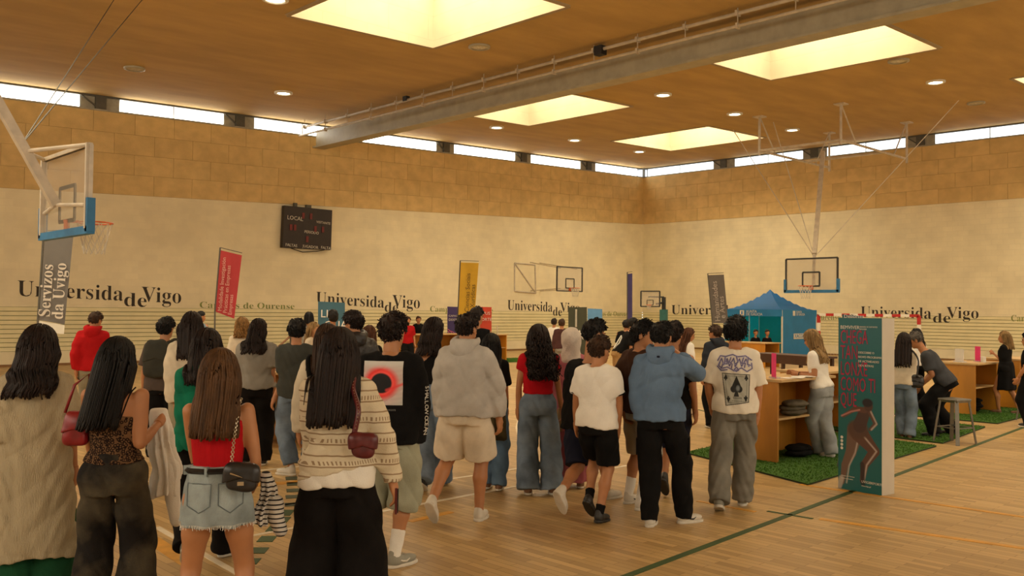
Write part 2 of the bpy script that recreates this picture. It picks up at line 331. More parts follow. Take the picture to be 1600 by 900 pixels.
# --- ceiling with five skylight openings in view and extra ones added out of view as fill light
SK = [[(445, 22), (678, 75), (905, 3), (640, -52)], [(728, 180), (828, 196), (985, 166), (878, 143)], [(1103, 93), (1198, 125), (1458, 77), (1388, 33)],
      [(960, 220), (1048, 236), (1188, 215), (1110, 196)], [(1588, 126), (1668, 160), (1900, 118), (1790, 85)]]
quads = []
for q in SK: quads.append([onC(*p) for p in q])
def rectify(q):                      # the openings are rectangles square to the walls
    x0 = (q[0].x+q[3].x)/2; x1 = (q[1].x+q[2].x)/2; y1 = (q[0].y+q[1].y)/2; y0 = (q[2].y+q[3].y)/2; return x0, x1, y0, y1
rects = [rectify(q) for q in quads] + [(0, 4, 13, 17.5), (20.1, 23.4, -1, 3.7), (10, 14, 2.6, 7.2)]  # the typed-in openings are unseen, added to fill the hall with light
def ceiling():
    pts = [(X0, Y0), (WR+.2, Y0), (WR+.2, WL+.2), (X0, WL+.2)]; loops = [[0, 1, 2, 3]]
    for x0, x1, y0, y1 in rects:
        n = len(pts); pts += [(x0, y0), (x0, y1), (x1, y1), (x1, y0)]; loops.append([n, n+1, n+2, n+3])
    v, e, f, *_ = delaunay_2d_cdt([Vector(p) for p in pts], [], loops, 5, 1e-5)
    mb = MB(); mb.add([(p.x, p.y, ceil_z(p.x, p.y)) for p in v], f)
    root = struct(mb.build('ceiling', m_ceil))
    for x0, x1, y0, y1 in rects:
        q = [(x0, y0), (x1, y0), (x1, y1), (x0, y1)]; cx, cy = (x0+x1)/2, (y0+y1)/2
        wb = MB(); tr = MB(); H = 1.5; lo = [Vector((x, y, ceil_z(x, y))) for x, y in q]; zt = max(p.z for p in lo)+H
        for i in range(4):
            a, b_ = lo[i], lo[(i+1) % 4]; n = Vector(((a+b_).x/2-cx, (a+b_).y/2-cy, 0)).normalized()
            wb.slab([a, b_, Vector((b_.x, b_.y, zt)), Vector((a.x, a.y, zt))], n, .08)
            up = Vector((0, 0, .02)); tr.slab([a-up-n*.03, b_-up-n*.03, b_-up+n*.09, a-up+n*.09], (0, 0, 1), .05)
        wb.build('skylight_well', m_well, root); tr.build('skylight_trim', m_well, root)
        MB().box((cx, cy, zt+.05), (x1-x0+.2, y1-y0+.2, .06)).build('skylight_cover', m_white, root)
        area('skylight_daylight', (cx, cy, zt-.02), x1-x0-.1, y1-y0-.1, SKY_POWER*(x1-x0)*(y1-y0)/18*(1.55 if x0 > 27 else 1.35 if x0 > 19 or y0 > 12.5 else .8))
    return root
ceil = ceiling()
# --- downlights
m_lamp = mat('lamp_lens', (.9, .85, .7), .4, .02, emit=(1, .90, .62, 9)); m_lampoff = mat('lamp_lens_off', (.62, .58, .5), .2, .2, 20)
grid = [((443, 144), 1), ((776, 198), 1), ((898, 218), 1), ((999, 236), 1), ((1036, 147), 1), ((1148, 177), 1), ((1238, 202), 1), ((1462, 127), 1), ((210, 106), 0), ((749, 72), 0), ((1404, 94), 0), ((1525, 160), 0), ((430, -3), 1)]
where = ['nearest the left wall windows', 'above the left end of the yellow banner side', 'third from left along the far left row', 'last one before the hall corner', 'between the beam and the rear skylights', 'between the middle and far skylights', 'right beside the farthest skylight', 'rightmost lit lamp of the right side', '', '', '', '', 'cut by the top edge of the picture']
woff = ['above the first window at left', 'beside the corner of the largest skylight', 'in front of the right edge of the middle skylight', 'at far right near the right wall']
for i, ((px, py), on) in enumerate(grid):
    p = onC(px, py)
    lab = ('round lit ceiling downlight, ' + where[i]) if on else ('round unlit glass ceiling lamp ' + woff[i-8])
    t = thing('ceiling_lamp', lab, 'lamp', p, group='ceiling downlights')
    MB().lathe([(.20, .02), (.27, .02), (.27, -.045), (.20, -.06), (.19, -.01)], n=24).build('ring', m_white if on else m_metal, t, True)
    MB().lathe([(.2, .0), (.2, -.03), (.0, -.04)], n=24).build('lens', m_lamp if on else m_lampoff, t)
# --- beam that houses the dividing curtain, with its pipes and hangers
BX = 17.45
t = thing('curtain_beam', 'long grey metal beam crossing the hall under the ceiling', 'beam', (BX, WL, 7.5))
L0, L1 = -.35, -36.
MB().slab([(-.16, L0, .05), (.16, L0, .05), (.16, L0, .58), (-.16, L0, .58)], (0, -1, 0), L0-L1).build('web', m_metal, t)
MB().slab([(-.24, L0+.1, 0), (.24, L0+.1, 0), (.24, L0+.1, .055), (-.24, L0+.1, .055)], (0, -1, 0), L0-L1).build('bottom_flange', m_metal, t)
MB().slab([(-.2, L0, .58), (.2, L0, .58), (.2, L0, .61), (-.2, L0, .61)], (0, -1, 0), L0-L1).build('top_flange', m_metal, t)
m_pipe = mat('cream_pipe', (.50, .42, .30), .45)
for k, (dx, dz, r) in enumerate(((-.72, .67, .045), (-.72, .40, .035))):
    MB().tube([(dx, L0+.2, dz-.02), (dx, L1, dz-.02)], r, 8).build('pipe', m_pipe, t, True)
y = -.5; k = 0
while y > L1:
    m_ = MB(); m_.bar((-.72, y, .36), (-.72, y, ceil_z(BX, WL+y)-7.5), .022, n=6); m_.box((-.72, y, .65), (.14, .06, .12))
    if k % 2: m_.box((-.72, y, .38), (.12, .05, .12))
    m_.build('hanger', m_pipe, t); y -= 1.35; k += 1
MB().box((-.72, -14.2, .62), (.2, .24, .22)).build('winch_motor', m_black, t)
MB().box((-.72, -6.4, .7), (.14, .18, .15)).build('winch_motor', m_black, t)
# --- court markings, each a painted strip on the floor
def strip(a, b_, wd, m, name='court_line', z=.004):
    a, b_ = Vector((a[0], a[1], 0)), Vector((b_[0], b_[1], 0)); n = (b_-a).normalized().cross(Vector((0, 0, 1)))*wd/2
    return MB().slab([a-n, b_-n, b_+n, a+n], (0, 0, 1), z).build(name, m, floor)
m_lg = mat('green_line_paint', (.03, .065, .008), .6); m_lw = mat('white_line_paint', (.72, .62, .46), .4, .1); m_ly = mat('yellow_line_paint', (.62, .30, .035), .4, .15)
m_lk = mat('dark_line_paint', (.05, .06, .025), .5)
g0, g1 = onz(1000, 892.5), onz(1600, 667.5); dgr = (g1-g0).normalized()
strip(g0-dgr*14, g1+dgr*20, .06, m_lg)['label'] = 'dark green court line'
strip(onz(1199, 798.8), onz(1270, 810.8), .04, m_lg); strip(onz(1281, 811), onz(1720, 874), .07, m_ly); strip(onz(1250, 757), onz(1600, 808), .06, m_ly)
strip(onz(380, 840), onz(1000, 724), .05, m_lw); strip(onz(300, 812), onz(850, 726), .05, m_lw); strip(onz(245, 824), onz(440, 936), .05, m_lw)
strip(onz(200, 756), onz(480, 728), .05, m_lw); strip(onz(236, 842), onz(300, 884), .12, m_ly); strip(onz(240, 770), onz(480, 752), .13, m_ly); strip(onz(640, 815), onz(705, 800), .07, m_ly)
strip(onz(100, 620), onz(1100, 600), .06, m_lw); strip(onz(1180, 800), onz(1090, 783), .05, m_ly); strip(onz(1500, 640), onz(1620, 628), .06, m_lw); strip(onz(1090, 640), onz(1130, 650), .05, m_lg)
for arc in [[(867, 751), (835, 728), (815, 700), (808, 668), (815, 640)]]:
    for a, b_ in zip(arc[:-1], arc[1:]): strip(onz(*a), onz(*b_), .05, m_lw)
for i, (x, y) in enumerate([(455, 745), (457, 754), (457, 764), (456, 774), (455, 786), (450, 797), (444, 808), (434, 822), (421, 838), (408, 856), (395, 873)]):
    p = onz(x, y); q = onz(x+(1 if i < 5 else -8), y+(5 if i < 5 else 9)); strip(p, q, .12, m_lk if i < 5 else m_lg, 'court_line_dash')

# --- wall lettering
m_ink = mat('charcoal_wall_paint', (.035, .028, .022), .8, .3, 8); m_grn = mat('green_wall_paint', (.22, .26, .07), .8, .3, 10)
def wallword(txt, side, x0, y0, x1, y1, cap, m, root):
    on = onL if side == 'L' else onR; a, b_ = on(x0, y0, .006), on(x1, y1, .006)
    top = on(x0, y0-cap, .006); h_ = top.z-a.z
    o = text(serif(txt), 'lettering', m, Matrix.Identity(4), 1, root, .0, thin=.006)
    xs = [v.co.x for v in o.data.vertices]; mn, mx_ = min(xs), max(xs); ch = .70
    for v in o.data.vertices:
        u = (v.co.x-mn)/(mx_-mn); z = v.co.y/ch*h_; p = a.lerp(b_, u); v.co = (p.x, p.y, p.z+z)
    return o
def logo(side, root, U, de, V):
    if U: wallword('Universida', side, *U, m_ink, root)
    if de: wallword('de', side, *de, m_ink, root)
    if V: wallword('Vigo', side, *V, m_ink, root)
logo('L', wl, (27, 462, 192, 470, 25), (194, 478, 229, 480, 22), (221, 471, 283, 474, 24))
logo('L', wl, (494, 474, 600, 481, 19), (601, 487, 622, 488, 16), (613, 480, 656, 482, 20))
logo('L', wl, (793, 484, 863, 487, 16), (864, 493, 878, 494, 14), (875, 487, 906, 488, 15))
logo('R', wr, (1049, 491, 1150, 492, 15), (1152, 498, 1170, 499, 13), (1168, 492, 1204, 492, 15))
logo('R', wr, (1345, 495, 1455, 498, 17), (1458, 504, 1485, 504, 15), (1479, 497, 1529, 498, 18))
for a in (('Campus de Ourense', 'L', 312, 481, 460, 483, 10), ('Campus de Ourense', 'L', 672, 487, 770, 489, 9), ('Campus de Ourense', 'L', 920, 494, 984, 494, 8)): wallword(*a, m_grn, wl)
for a in (('Campus de Ourense', 'R', 1222, 499, 1313, 500, 9), ('Campus de Ourense', 'R', 1580, 502, 1700, 503, 10)): wallword(*a, m_grn, wr)

# --- scoreboard
def quad_box(name, m, pts, nrm, t, parent=None): return MB().slab(pts, nrm, t).build(name, m, parent)
q = [onL(437.5, 387, .05), onL(513, 391, .05), onL(515, 329, .05), onL(440.5, 321.5, .05)]
sb = thing('scoreboard', 'black electronic scoreboard hanging on the left wall', 'scoreboard', (q[0].x, WL-.05, q[0].z)); o0 = Vector(sb.location)
quad_box('housing', mat('scoreboard_black', (.022, .014, .012), .5), [p-o0 for p in q], (0, -1, 0), .18, sb)
ex = q[1]-q[0]; ey = q[3]-q[0]
m_sw = mat('white_print', (.62, .58, .5), .7); m_red = mat('red_print', (.16, .02, .02), .6)
def onq(u, v, d=.19): p = ex*u+ey*v; return Vector((p.x, -d, p.z))
for s_, u, v, sz in (('LOCAL', .06, .68, .2), ('VISITANTE', .66, .64, .125), ('PERIODO', .42, .38, .14), ('FALTAS', .05, .04, .14), ('JUGADOR', .40, .03, .14), ('FALTAS', .78, .02, .14)):
    text(s_, 'lettering', m_sw, plane_T(onq(u, v), (1, 0, -.04), (0, 0, 1)), sz, sb)
for u, v in ((.12, .42), (.2, .42), (.62, .42), (.78, .42), (.36, .72), (.52, .72), (.46, .16)):
    MB().slab([onq(u, v), onq(u+.05, v), onq(u+.05, v+.14), onq(u, v+.14)], (0, -1, 0), .01).build('digit', m_red, sb)
MB().tube([onq(.2, 0, .05), onq(.45, -.08, .03), onq(.75, -.04, .03), onq(.9, 0, .05)], .015).build('cable', m_black, sb)
MB().box(onq(.25, 1.04, .05), (.12, .1, .15)).box(onq(.52, 1.03, .05), (.2, .1, .12)).build('bracket', m_darkm, sb)

# --- basketball hoops
m_blue = mat('blue_pad', (.03, .17, .36), .6); m_orng = mat('hoop_orange', (.62, .12, .03), .45); m_net = mat('net_cord', (.6, .55, .45), .9); m_frame = mat('white_tube_paint', (.55, .48, .38), .45)
m_glass = mat('backboard_acrylic', (.55, .48, .38), .25, .02, alpha=.28); m_bk = mat('board_black_line', (.03, .03, .03), .6)
def hoop(name, label, loc, rz, w_=1.8, h_=1.05, pad=True, edge=None, net=True):
    # board in the local YZ plane facing +X, centre bottom at the origin
    t = thing(name, label, 'basketball hoop', loc, rz)
    MB().box((0, 0, h_/2), (.02, w_, h_)).build('backboard', m_glass, t)
    e = edge or m_bk; s_ = w_/1.8
    fr = MB()
    for y in (-w_/2, w_/2): fr.box((0, y, h_/2), (.05, max(.04, .05*s_), h_))
    for z in (0, h_): fr.box((0, 0, z), (.05, w_, max(.04, .05*s_)))
    fr.build('board_frame', e, t)
    sq = MB()
    for y in (-.295*s_, .295*s_): sq.box((.02, y, .15*s_+.225*s_), (.02, .05*s_, .45*s_))
    for z in (.15*s_, .6*s_): sq.box((.02, 0, z), (.02, .6*s_, .05*s_))
    sq.build('target_square', m_bk, t)
    if pad:
        pd = MB().box((0, 0, -.02), (.1, w_+.1, .1))
        for y in (-w_/2-.02, w_/2+.02): pd.box((0, y, .17), (.1, .08, .42))
        pd.build('edge_padding', m_blue, t)
    rz_ = .15*s_; rr = .225*s_; cx = .15*s_+rr
    rim = MB().tube([(cx+rr*cos(2*pi*k/24), rr*sin(2*pi*k/24), rz_) for k in range(24)], .011, 6, True)
    rim.box((.07*s_, 0, rz_), (.15*s_, .12*s_, .03)).box((.02, 0, rz_-.06), (.03, .14*s_, .14*s_)); rim.build('rim', m_orng, t)
    if net:
        nt_ = MB(); n = 12
        for k in range(n):
            for sg in (1, -1):
                P_ = []
                for j in range(5):
                    a = 2*pi*(k+sg*j*.5)/n; r2 = rr*(1-.42*(j/4)**.7); P_.append((cx+r2*cos(a), r2*sin(a), rz_-.42*s_*j/4))
                nt_.tube(P_, .005, 3)
        nt_.build('net', m_net, t)
    return t
h1 = hoop('basketball_hoop', 'glass basketball hoop with blue padding hung by a white arm, at left', (4.0, 12.72, 2.74), 0, edge=m_frame)
def loc1(px, py, y=12.72): d = ray(px, py); t = y/d[1]; return Vector(d*t)+Vector((0, 0, CAMZ))-Vector(h1.location)
a0 = Vector((-.12, 0, .35)); a1 = loc1(0, 165); top = a0+(a1-a0)*1.0; L_ = (5.35-a0.z)/(a1.z-a0.z); top = a0+(a1-a0)*L_
MB().bar(a0, top, .11).build('arm', m_frame, h1)
mid = a0+(a1-a0)*.55
br_ = MB().bar(mid, (-.02, -.85, 1.05), .055, n=8).bar(mid, (-.02, .85, 1.05), .055, n=8).bar((-.02, -.88, 1.05), (-.02, .88, 1.05), .05).bar(a0, (-.02, -.8, .3), .05, n=8).bar(a0, (-.02, .8, .3), .05, n=8)
for y in (-.88, .88): br_.bar((-.03, y, 0), (-.03, y, 1.07), .05)
br_.build('rear_brace', m_frame, h1)
cb = MB()
for px0, py0 in ((178, 0), (222, 0)):
    e_ = onC(px0, py0)-Vector(h1.location); cb.bar(a0+(a1-a0)*.62, e_, .012)
cb.build('cable', m_darkm, h1)
h2 = hoop('basketball_hoop', 'basketball hoop hung from a ceiling frame in front of the right wall', (27.4, 14.6, 2.50), pi, edge=m_bk)
fl = lambda p: Vector((-(p[0]-27.4), -(p[1]-14.6), p[2]-2.50))
fm = MB(); X_a, X_b, Y_a, Y_b, Z_ = 28.2, 33.3, 14.0, 17.0, 7.45
for x in (X_a, X_b):
    for y in (Y_a, Y_b): fm.bar(fl((x, y, Z_-.15)), fl((x, y, ceil_z(x, y))), .09, n=8); fm.box(fl((x, y, ceil_z(x, y)-.02)), (.35, .35, .04))
for y in (Y_a, Y_b): fm.bar(fl((X_a, y, Z_)), fl((X_b, y, Z_)), .09, n=8)
for x in (X_a, X_a+3.2): fm.bar(fl((x, Y_a, Z_)), fl((x, Y_b, Z_)), .09, n=8)
for x, y, dx in ((X_a, Y_a, 1.1), (X_a, Y_b, 1.1), (X_b, Y_a, -1.1), (X_b, Y_b, -1.1)): fm.bar(fl((x+dx, y, Z_)), fl((x, y, ceil_z(x, y))), .05, n=8)
fm.build('ceiling_frame', m_frame, h2)
MB().bar(fl((29.9, 15.5, Z_)), fl((27.6, 14.6, 3.7)), .14).bar(fl((27.6, 14.6, 3.7)), fl((27.55, 14.6, 2.7)), .08).build('arm', m_frame, h2)
cb = MB()
for x, y in ((28.4, 18.2), (28.1, 16.4), (29, 10.6)): cb.bar(fl((27.6, 14.6, 3.6)), fl((x, y, ceil_z(x, y)-.3)), .02)
cb.build('cable', m_frame, h2)
p = onL(890, 455, 2.9); h3 = hoop('basketball_hoop', 'black framed basketball hoop on a folding bracket from the left wall', p, -pi/2, 1.55, 1.0, pad=False)
br_ = MB(); F = lambda px, py, off: onL(px, py, off)-p
T3 = Matrix.Rotation(pi/2, 4, 'Z')
pts3 = {'a': F(804, 411, .01), 'b': F(836, 414, .01), 'c': F(837, 458, .01), 'd': F(804, 455, .01)}
for u, v in (('a', 'b'), ('b', 'c'), ('c', 'd'), ('d', 'a'), ('a', 'c')): br_.bar(T3@pts3[u], T3@pts3[v], .07, n=6)
for z in (.1, .95):
    for s_ in (-.5, .5): br_.bar(T3@Vector((s_, .05, z)), T3@(pts3['c' if z < .5 else 'b']+Vector((s_*.6, 0, .1))), .045, n=6)
br_.build('folding_bracket', m_frame, h3)
p = atD(1016, 479, 33.0); h4 = hoop('basketball_hoop', 'small portable basketball hoop on a dark post near the hall corner', p, pi+.35, .70, .55, pad=False)
MB().bar((-.1, .2, .1), (-.5, .35, .15), .06).bar((-.5, .35, .35), (-.5, .35, -p.z), .12).bar((-.1, -.1, .35), (-.5, .35, .35), .05).bar((-.5, .35, .2), (-1.2, .45, -p.z+.4), .05).build('post', m_bk, h4)
MB().box((-.5, .35, -.55), (.24, .24, .9)).build('post_padding', mat('teal_pad', (.03, .16, .15), .6), h4)
MB().box((-.8, .4, -p.z+.2), (1.2, .6, .4)).build('base', m_bk, h4)

# --- tall flag banners on poles
def flag(label, q, D, col, lines, tcol, size, foot=None, base=True):
    P4 = [atD(x, y, D) for x, y in q]      # bottom-left, bottom-right, top-right, top-left
    b0 = Vector((P4[0].x, P4[0].y, 0)); t = thing('flag_banner', label, 'banner', b0)
    n = (P4[1]-P4[0]).cross(P4[3]-P4[0]).normalized(); mm = mat('flag_'+str(len(MATS)), col, .8, .06, 3, sheen=.2)
    # a slightly waved cloth panel
    nx, nz = 6, 14; V = []; F = []
    for j in range(nz+1):
        for i in range(nx+1):
            u, v = i/nx, j/nz; pt = P4[0].lerp(P4[1], u).lerp(P4[3].lerp(P4[2], u), v); V.append(pt-b0+n*(.02*sin(5*u+3*v)))
    for j in range(nz):
        for i in range(nx): k = j*(nx+1)+i; F.append((k, k+1, k+nx+2, k+nx+1))
    mb = MB().add(V, F).add([Vector(v)-n*.006 for v in V], [f[::-1] for f in F]); mb.build('flag', mm, t, True, False)
    up = (P4[3]-P4[0]); L = up.length; upn = up.normalized(); rt = (P4[1]-P4[0]).normalized()
    pole = MB().tube([(0, 0, .02), P4[0]-b0-rt*.02, P4[3]-b0-rt*.02+upn*.06], .02, 8).bar(P4[3]-b0-rt*.02+upn*.06, P4[2]-b0+upn*.06, .02, n=6); pole.build('pole', m_darkm, t)
    if base: MB().box((0, 0, .03), (.6, .12, .05)).box((0, 0, .03), (.12, .6, .06)).build('base', m_black, t)
    mt = mat('flagtext_'+str(tcol), tcol, .8)
    for s_, u, v, k in lines:
        o = P4[0].lerp(P4[1], u).lerp(P4[3].lerp(P4[2], u), v)-b0 - n*.0
        for sg in (1,):
            to_cam = (Vector((0, 0, CAMZ))-P4[0]).normalized(); nn = n if n.dot(to_cam) > 0 else -n
            text(s_, 'lettering', mt, plane_T(o+nn*.045, upn, -rt), size*k, t)
    if foot:
        f4 = [atD(x, y, D) for x, y in foot]; MB().slab([p-b0 for p in f4], n, .004).build('hem', m_white, t)
    return t
flag('tall grey flag banner behind the near hoop reading Servizos da Uvigo', [(61, 500), (101, 507), (115, 364), (70, 366)], 19.5, (.16, .15, .14), [(serif('Servizos'),   .40, .05, 1), (serif('da Uvigo'), .90, .05, 1)], (.6, .55, .48), .285, [(60, 519), (100, 522), (101, 508), (61, 501)])
flag('tall crimson flag banner with pale vertical text on the left wall side', [(337, 487), (366, 498), (378, 399), (345, 391)], 24, (.42, .035, .04), [('Modalidade Investigación', .30, .04, 1), ('Prácticas en Empresas', .58, .04, 1), ('Empresas', .84, .04, 1)], (.62, .36, .3), .135)
flag('tall yellow flag banner with dark vertical text', [(716, 500), (741, 501), (748, 411), (720, 410)], 29.5, (.66, .40, .03), [('Ciencias Sociais', .62, .14, 1), ('e Xurídicas', .95, .14, 1)], (.12, .08, .02), .2)
flag('narrow purple flag banner seen edge-on near the corner hoop', [(981, 502), (988, 502), (988, 427), (981, 428)], 33, (.05, .04, .15), [], (.5, .5, .6), .1)
flag('tall taupe flag banner left of the blue tent', [(1114, 505), (1138, 505), (1131, 429), (1107, 430)], 32.5, (.13, .115, .105), [('Humanidades', .50, .04, 1), ('e Artes', .85, .1, 1)], (.42, .38, .34), .26)

# --- roll-up banners
def rollup(label, q, D, col, lines, tcol=(.75, .7, .62), deco=None):
    P4 = [atD(x, y, D) for x, y in q]; P4[0].z = .06; P4[1].z = .06; b0 = Vector((P4[0].x, P4[0].y, 0)).lerp(Vector((P4[1].x, P4[1].y, 0)), .5)
    t = thing('rollup_banner', label, 'banner', b0); rt = (P4[1]-P4[0]).normalized(); n = rt.cross(Vector((0, 0, 1))).normalized(); to = (Vector((0, 0, CAMZ))-b0); n = n if n.dot(to) > 0 else -n
    MB().slab([p-b0 for p in P4], -n, .01).build('panel', mat('rollup_'+str(len(MATS)), col, .6, .1, 2), t)
    MB().slab([P4[0]-b0+Vector((0, 0, -.05)), P4[1]-b0+Vector((0, 0, -.05)), P4[1]-b0, P4[0]-b0], -n, .1).build('base', m_metal, t)
    MB().bar(-n*.05+Vector((0, 0, .05)), -n*.05+Vector((0, 0, P4[3].z)), .02).build('pole', m_metal, t)
    H = P4[3].z-.06; W = (P4[1]-P4[0]).length; mt = mat('rolltext_%s' % (tcol,), tcol, .7)
    for s_, u, v, k in lines: text(s_, 'lettering', mt, plane_T(P4[0]-b0+rt*W*u+Vector((0, 0, H*v))+n*.012, rt, (0, 0, 1)), k, t)
    if deco: deco(t, P4[0]-b0, rt, n, W, H)
    return t
rollup('blue roll-up banner reading LINGUAS behind the crowd', [(497, 560), (539, 560), (539, 473), (497, 471)], 22, (.035, .11, .155), [('LIN', .06, .80, .26), ('GUAS', .2, .66, .26)])
def swirl(t, o, rt, n, W, H):
    for k in range(5): MB().tube([o+n*.015+rt*W*u+Vector((0, 0, H*(.35+.05*k+.12*sin(4*u+k)))) for u in [j/8 for j in range(9)]], .012, 4).build('stripe', mat('pink_print', (.5, .12, .25), .7), t)
rollup('purple roll-up banner left of the yellow flag behind the counters', [(699, 560), (729, 560), (729, 480), (699, 479)], 32.5, (.055, .035, .15), [('CAPACITACIÓN', .04, .80, .10), ('DIXITAL', .04, .72, .12)], deco=swirl)
rollup('red roll-up banner right of the yellow flag behind the counters', [(737, 560), (768, 560), (768, 480), (737, 479)], 33, (.62, .06, .025), [('CAMPUS', .06, .84, .16), ('DEPORTE', .1, .72, .15), ('2023', .25, .4, .15)])
rollup('dark olive display panel with a white line drawing in front of the far wall', [(888, 560), (917, 560), (917, 480), (888, 480)], 34, (.05, .055, .03), [('A', .35, .35, .5)], deco=lambda t, o, rt, n, W, H: MB().bar(o+rt*W*.4+n*.02+Vector((0, 0, H*.6)), o+rt*W*.4+n*.02+Vector((0, 0, H*.96)), .05).build('stripe', m_sw, t))
rollup('sky blue display panel beside the dark olive one', [(918, 560), (941, 560), (941, 483), (918, 482)], 34, (.12, .32, .62), [], deco=lambda t, o, rt, n, W, H: MB().slab([o+n*.02+rt*W*.1+Vector((0, 0, H*.5)), o+n*.02+rt*W*.9+Vector((0, 0, H*.5)), o+n*.02+rt*W*.9+Vector((0, 0, H*.74)), o+n*.02+rt*W*.1+Vector((0, 0, H*.7))], n, .01).build('cloud_print', m_white, t))
# ============================================================ PEOPLE: smooth bodies and clothes meshed from distance fields
V3 = lambda *a: np.array(a, float)
def smin(a, b, k): h_ = np.clip(.5+.5*(b-a)/k, 0, 1); return b+(a-b)*h_-k*h_*(1-h_)
def smax(a, b, k): return -smin(-a, -b, k)
def capsule(P, a, b, ra, rb):
    ab = b-a; t = np.clip(((P-a)@ab)/(ab@ab+1e-12), 0, 1); return np.linalg.norm(P-a-t[:, None]*ab, axis=1)-(ra+(rb-ra)*t)
def chain(P, pts, rs, k=.0):
    d = None
    for i in range(len(pts)-1):
        c = capsule(P, pts[i], pts[i+1], rs[i], rs[i+1]); d = c if d is None else (smin(d, c, k) if k else np.minimum(d, c))
    return d
def ellip(P, c, r, M=None):
    q = P-c
    if M is not None: q = q@M          # columns of M = local axes
    r = np.asarray(r); k0 = np.linalg.norm(q/r, axis=1); k1 = np.linalg.norm(q/(r*r), axis=1)+1e-9; return k0*(k0-1)/k1
def loft(P, fr, sec, xs=0.):
    # fr = (origin, up, right, fwd); sec rows: z, half width, half depth, fwd offset
    o, up, rt, fw = fr; q = P-o; z = q@up; S = np.asarray(sec); zz = S[:, 0]
    w = np.interp(z, zz, S[:, 1]); d = np.interp(z, zz, S[:, 2]); y0 = np.interp(z, zz, S[:, 3])
    x = q@rt; y = q@fw-y0; n = 2.3
    k = ((np.abs(x)/w)**n+(np.abs(y)/d)**n+1e-9)**(1/n); s_ = (k-1)*np.minimum(w, d)*.9
    return np.maximum(s_, np.maximum(zz[0]-z, z-zz[-1]))
def surf(f, lo, hi, h):
    """surface nets on a sparse grid"""
    lo = np.asarray(lo, float); n = np.ceil((np.asarray(hi)-lo)/h).astype(int)+2; B = 6
    nb = (n+B-1)//B; n = nb*B
    g = np.stack(np.meshgrid(*[np.arange(k) for k in nb], indexing='ij'), -1).reshape(-1, 3)
    cc = lo+(g*B+B/2-.5)*h; dc = f(cc); keep = np.abs(dc) < B*h*.95+.03
    vol = np.full(tuple(n), 1., np.float32)
    loc = np.stack(np.meshgrid(*[np.arange(B)]*3, indexing='ij'), -1).reshape(-1, 3)
    # fill blocks inside with -1
    V = vol.reshape(nb[0], B, nb[1], B, nb[2], B); sign = np.where(dc < 0, -1., 1.).reshape(tuple(nb))
    V *= sign[:, None, :, None, :, None]
    gk = g[keep]; idx = (gk[:, None, :]*B+loc[None]).reshape(-1, 3)
    if not len(idx): return np.zeros((0, 3)), np.zeros((0, 4), int)
    vol[idx[:, 0], idx[:, 1], idx[:, 2]] = f(lo+idx*h)
    S = vol < 0
    cs = [S[a:n[0]-1+a, b:n[1]-1+b, c:n[2]-1+c] for a in (0, 1) for b in (0, 1) for c in (0, 1)]
    cnt = sum(c.astype(np.int8) for c in cs); act = (cnt > 0) & (cnt < 8)
    ci = np.argwhere(act); vid = np.full(act.shape, -1, np.int64); vid[act] = np.arange(len(ci))
    acc = np.zeros((len(ci), 3)); num = np.zeros(len(ci))
    off = np.array([(a, b, c) for a in (0, 1) for b in (0, 1) for c in (0, 1)])
    vals = [vol[ci[:, 0]+o[0], ci[:, 1]+o[1], ci[:, 2]+o[2]] for o in off]
    for i in range(8):
        for j in range(i+1, 8):
            if np.abs(off[i]-off[j]).sum() != 1: continue
            a, b = vals[i], vals[j]; m = (a < 0) != (b < 0); t = np.where(m, a/(a-b+1e-12), 0)
            acc += np.where(m[:, None], off[i]+t[:, None]*(off[j]-off[i]), 0); num += m
    Vt = lo+(ci+acc/np.maximum(num, 1)[:, None])*h
    F = []
    for ax in range(3):
        u, v = (ax+1) % 3, (ax+2) % 3
        sl0 = [slice(1, n[k]-1) for k in range(3)]; sl0[ax] = slice(0, n[ax]-1); sl1 = list(sl0); sl1[ax] = slice(1, n[ax])
        A, Bq = S[tuple(sl0)], S[tuple(sl1)]; e = np.argwhere(A != Bq)
        if not len(e): continue
        fl_ = A[e[:, 0], e[:, 1], e[:, 2]]; base = e.copy(); base[:, u] += 1; base[:, v] += 1
        q = []
        for du, dv in ((0, 0), (1, 0), (1, 1), (0, 1)):
            c = base.copy(); c[:, u] -= du; c[:, v] -= dv; q.append(vid[c[:, 0], c[:, 1], c[:, 2]])
        q = np.stack(q, 1); q[~fl_] = q[~fl_][:, ::-1]; F.append(q)
    F = np.concatenate(F); F = F[(F >= 0).all(1)]
    return Vt, F
def smooth_np(name, parts, m, parent):
    n = 0; Vs = []; Fs = []
    for V, F in parts: Vs.append(V); Fs.append(F+n); n += len(V)
    V = np.concatenate(Vs); F = np.concatenate(Fs)
    if not len(F): return None
    me = mesh_np(name, V, F); me.shade_smooth(); me.materials.append(m); return link(name, me, parent)
def folds(P, seed, amp):
    amp = amp*1.15
    x, y, z = P.T; a = seed*1.7; rg = lambda t: 1-2*np.sqrt(np.abs(np.sin(t))+.02)
    w1 = .5+.5*np.sin(5*x+3*z+a); w2 = .5+.5*np.sin(7*z+4*x+a*2)
    return amp*(.9*w1*rg(15*z+2.6*np.sin(6*x+a)+2*np.sin(5*y+a)+4*x)+.7*w2*rg(16*x+3*np.sin(4*z+a)+5*y+3*z)+.7*(1-w1)*rg(9*x-13*z+a+2*np.sin(6*y))+.25*np.sin(40*z+9*np.sin(12*x+a)+8*y))
def rotz(a): return np.array([[cos(a), -sin(a), 0], [sin(a), cos(a), 0], [0, 0, 1.]])
def frame_from(z, y):
    z = z/np.linalg.norm(z); x = np.cross(y, z); x /= np.linalg.norm(x)+1e-9; return x, np.cross(z, x), z
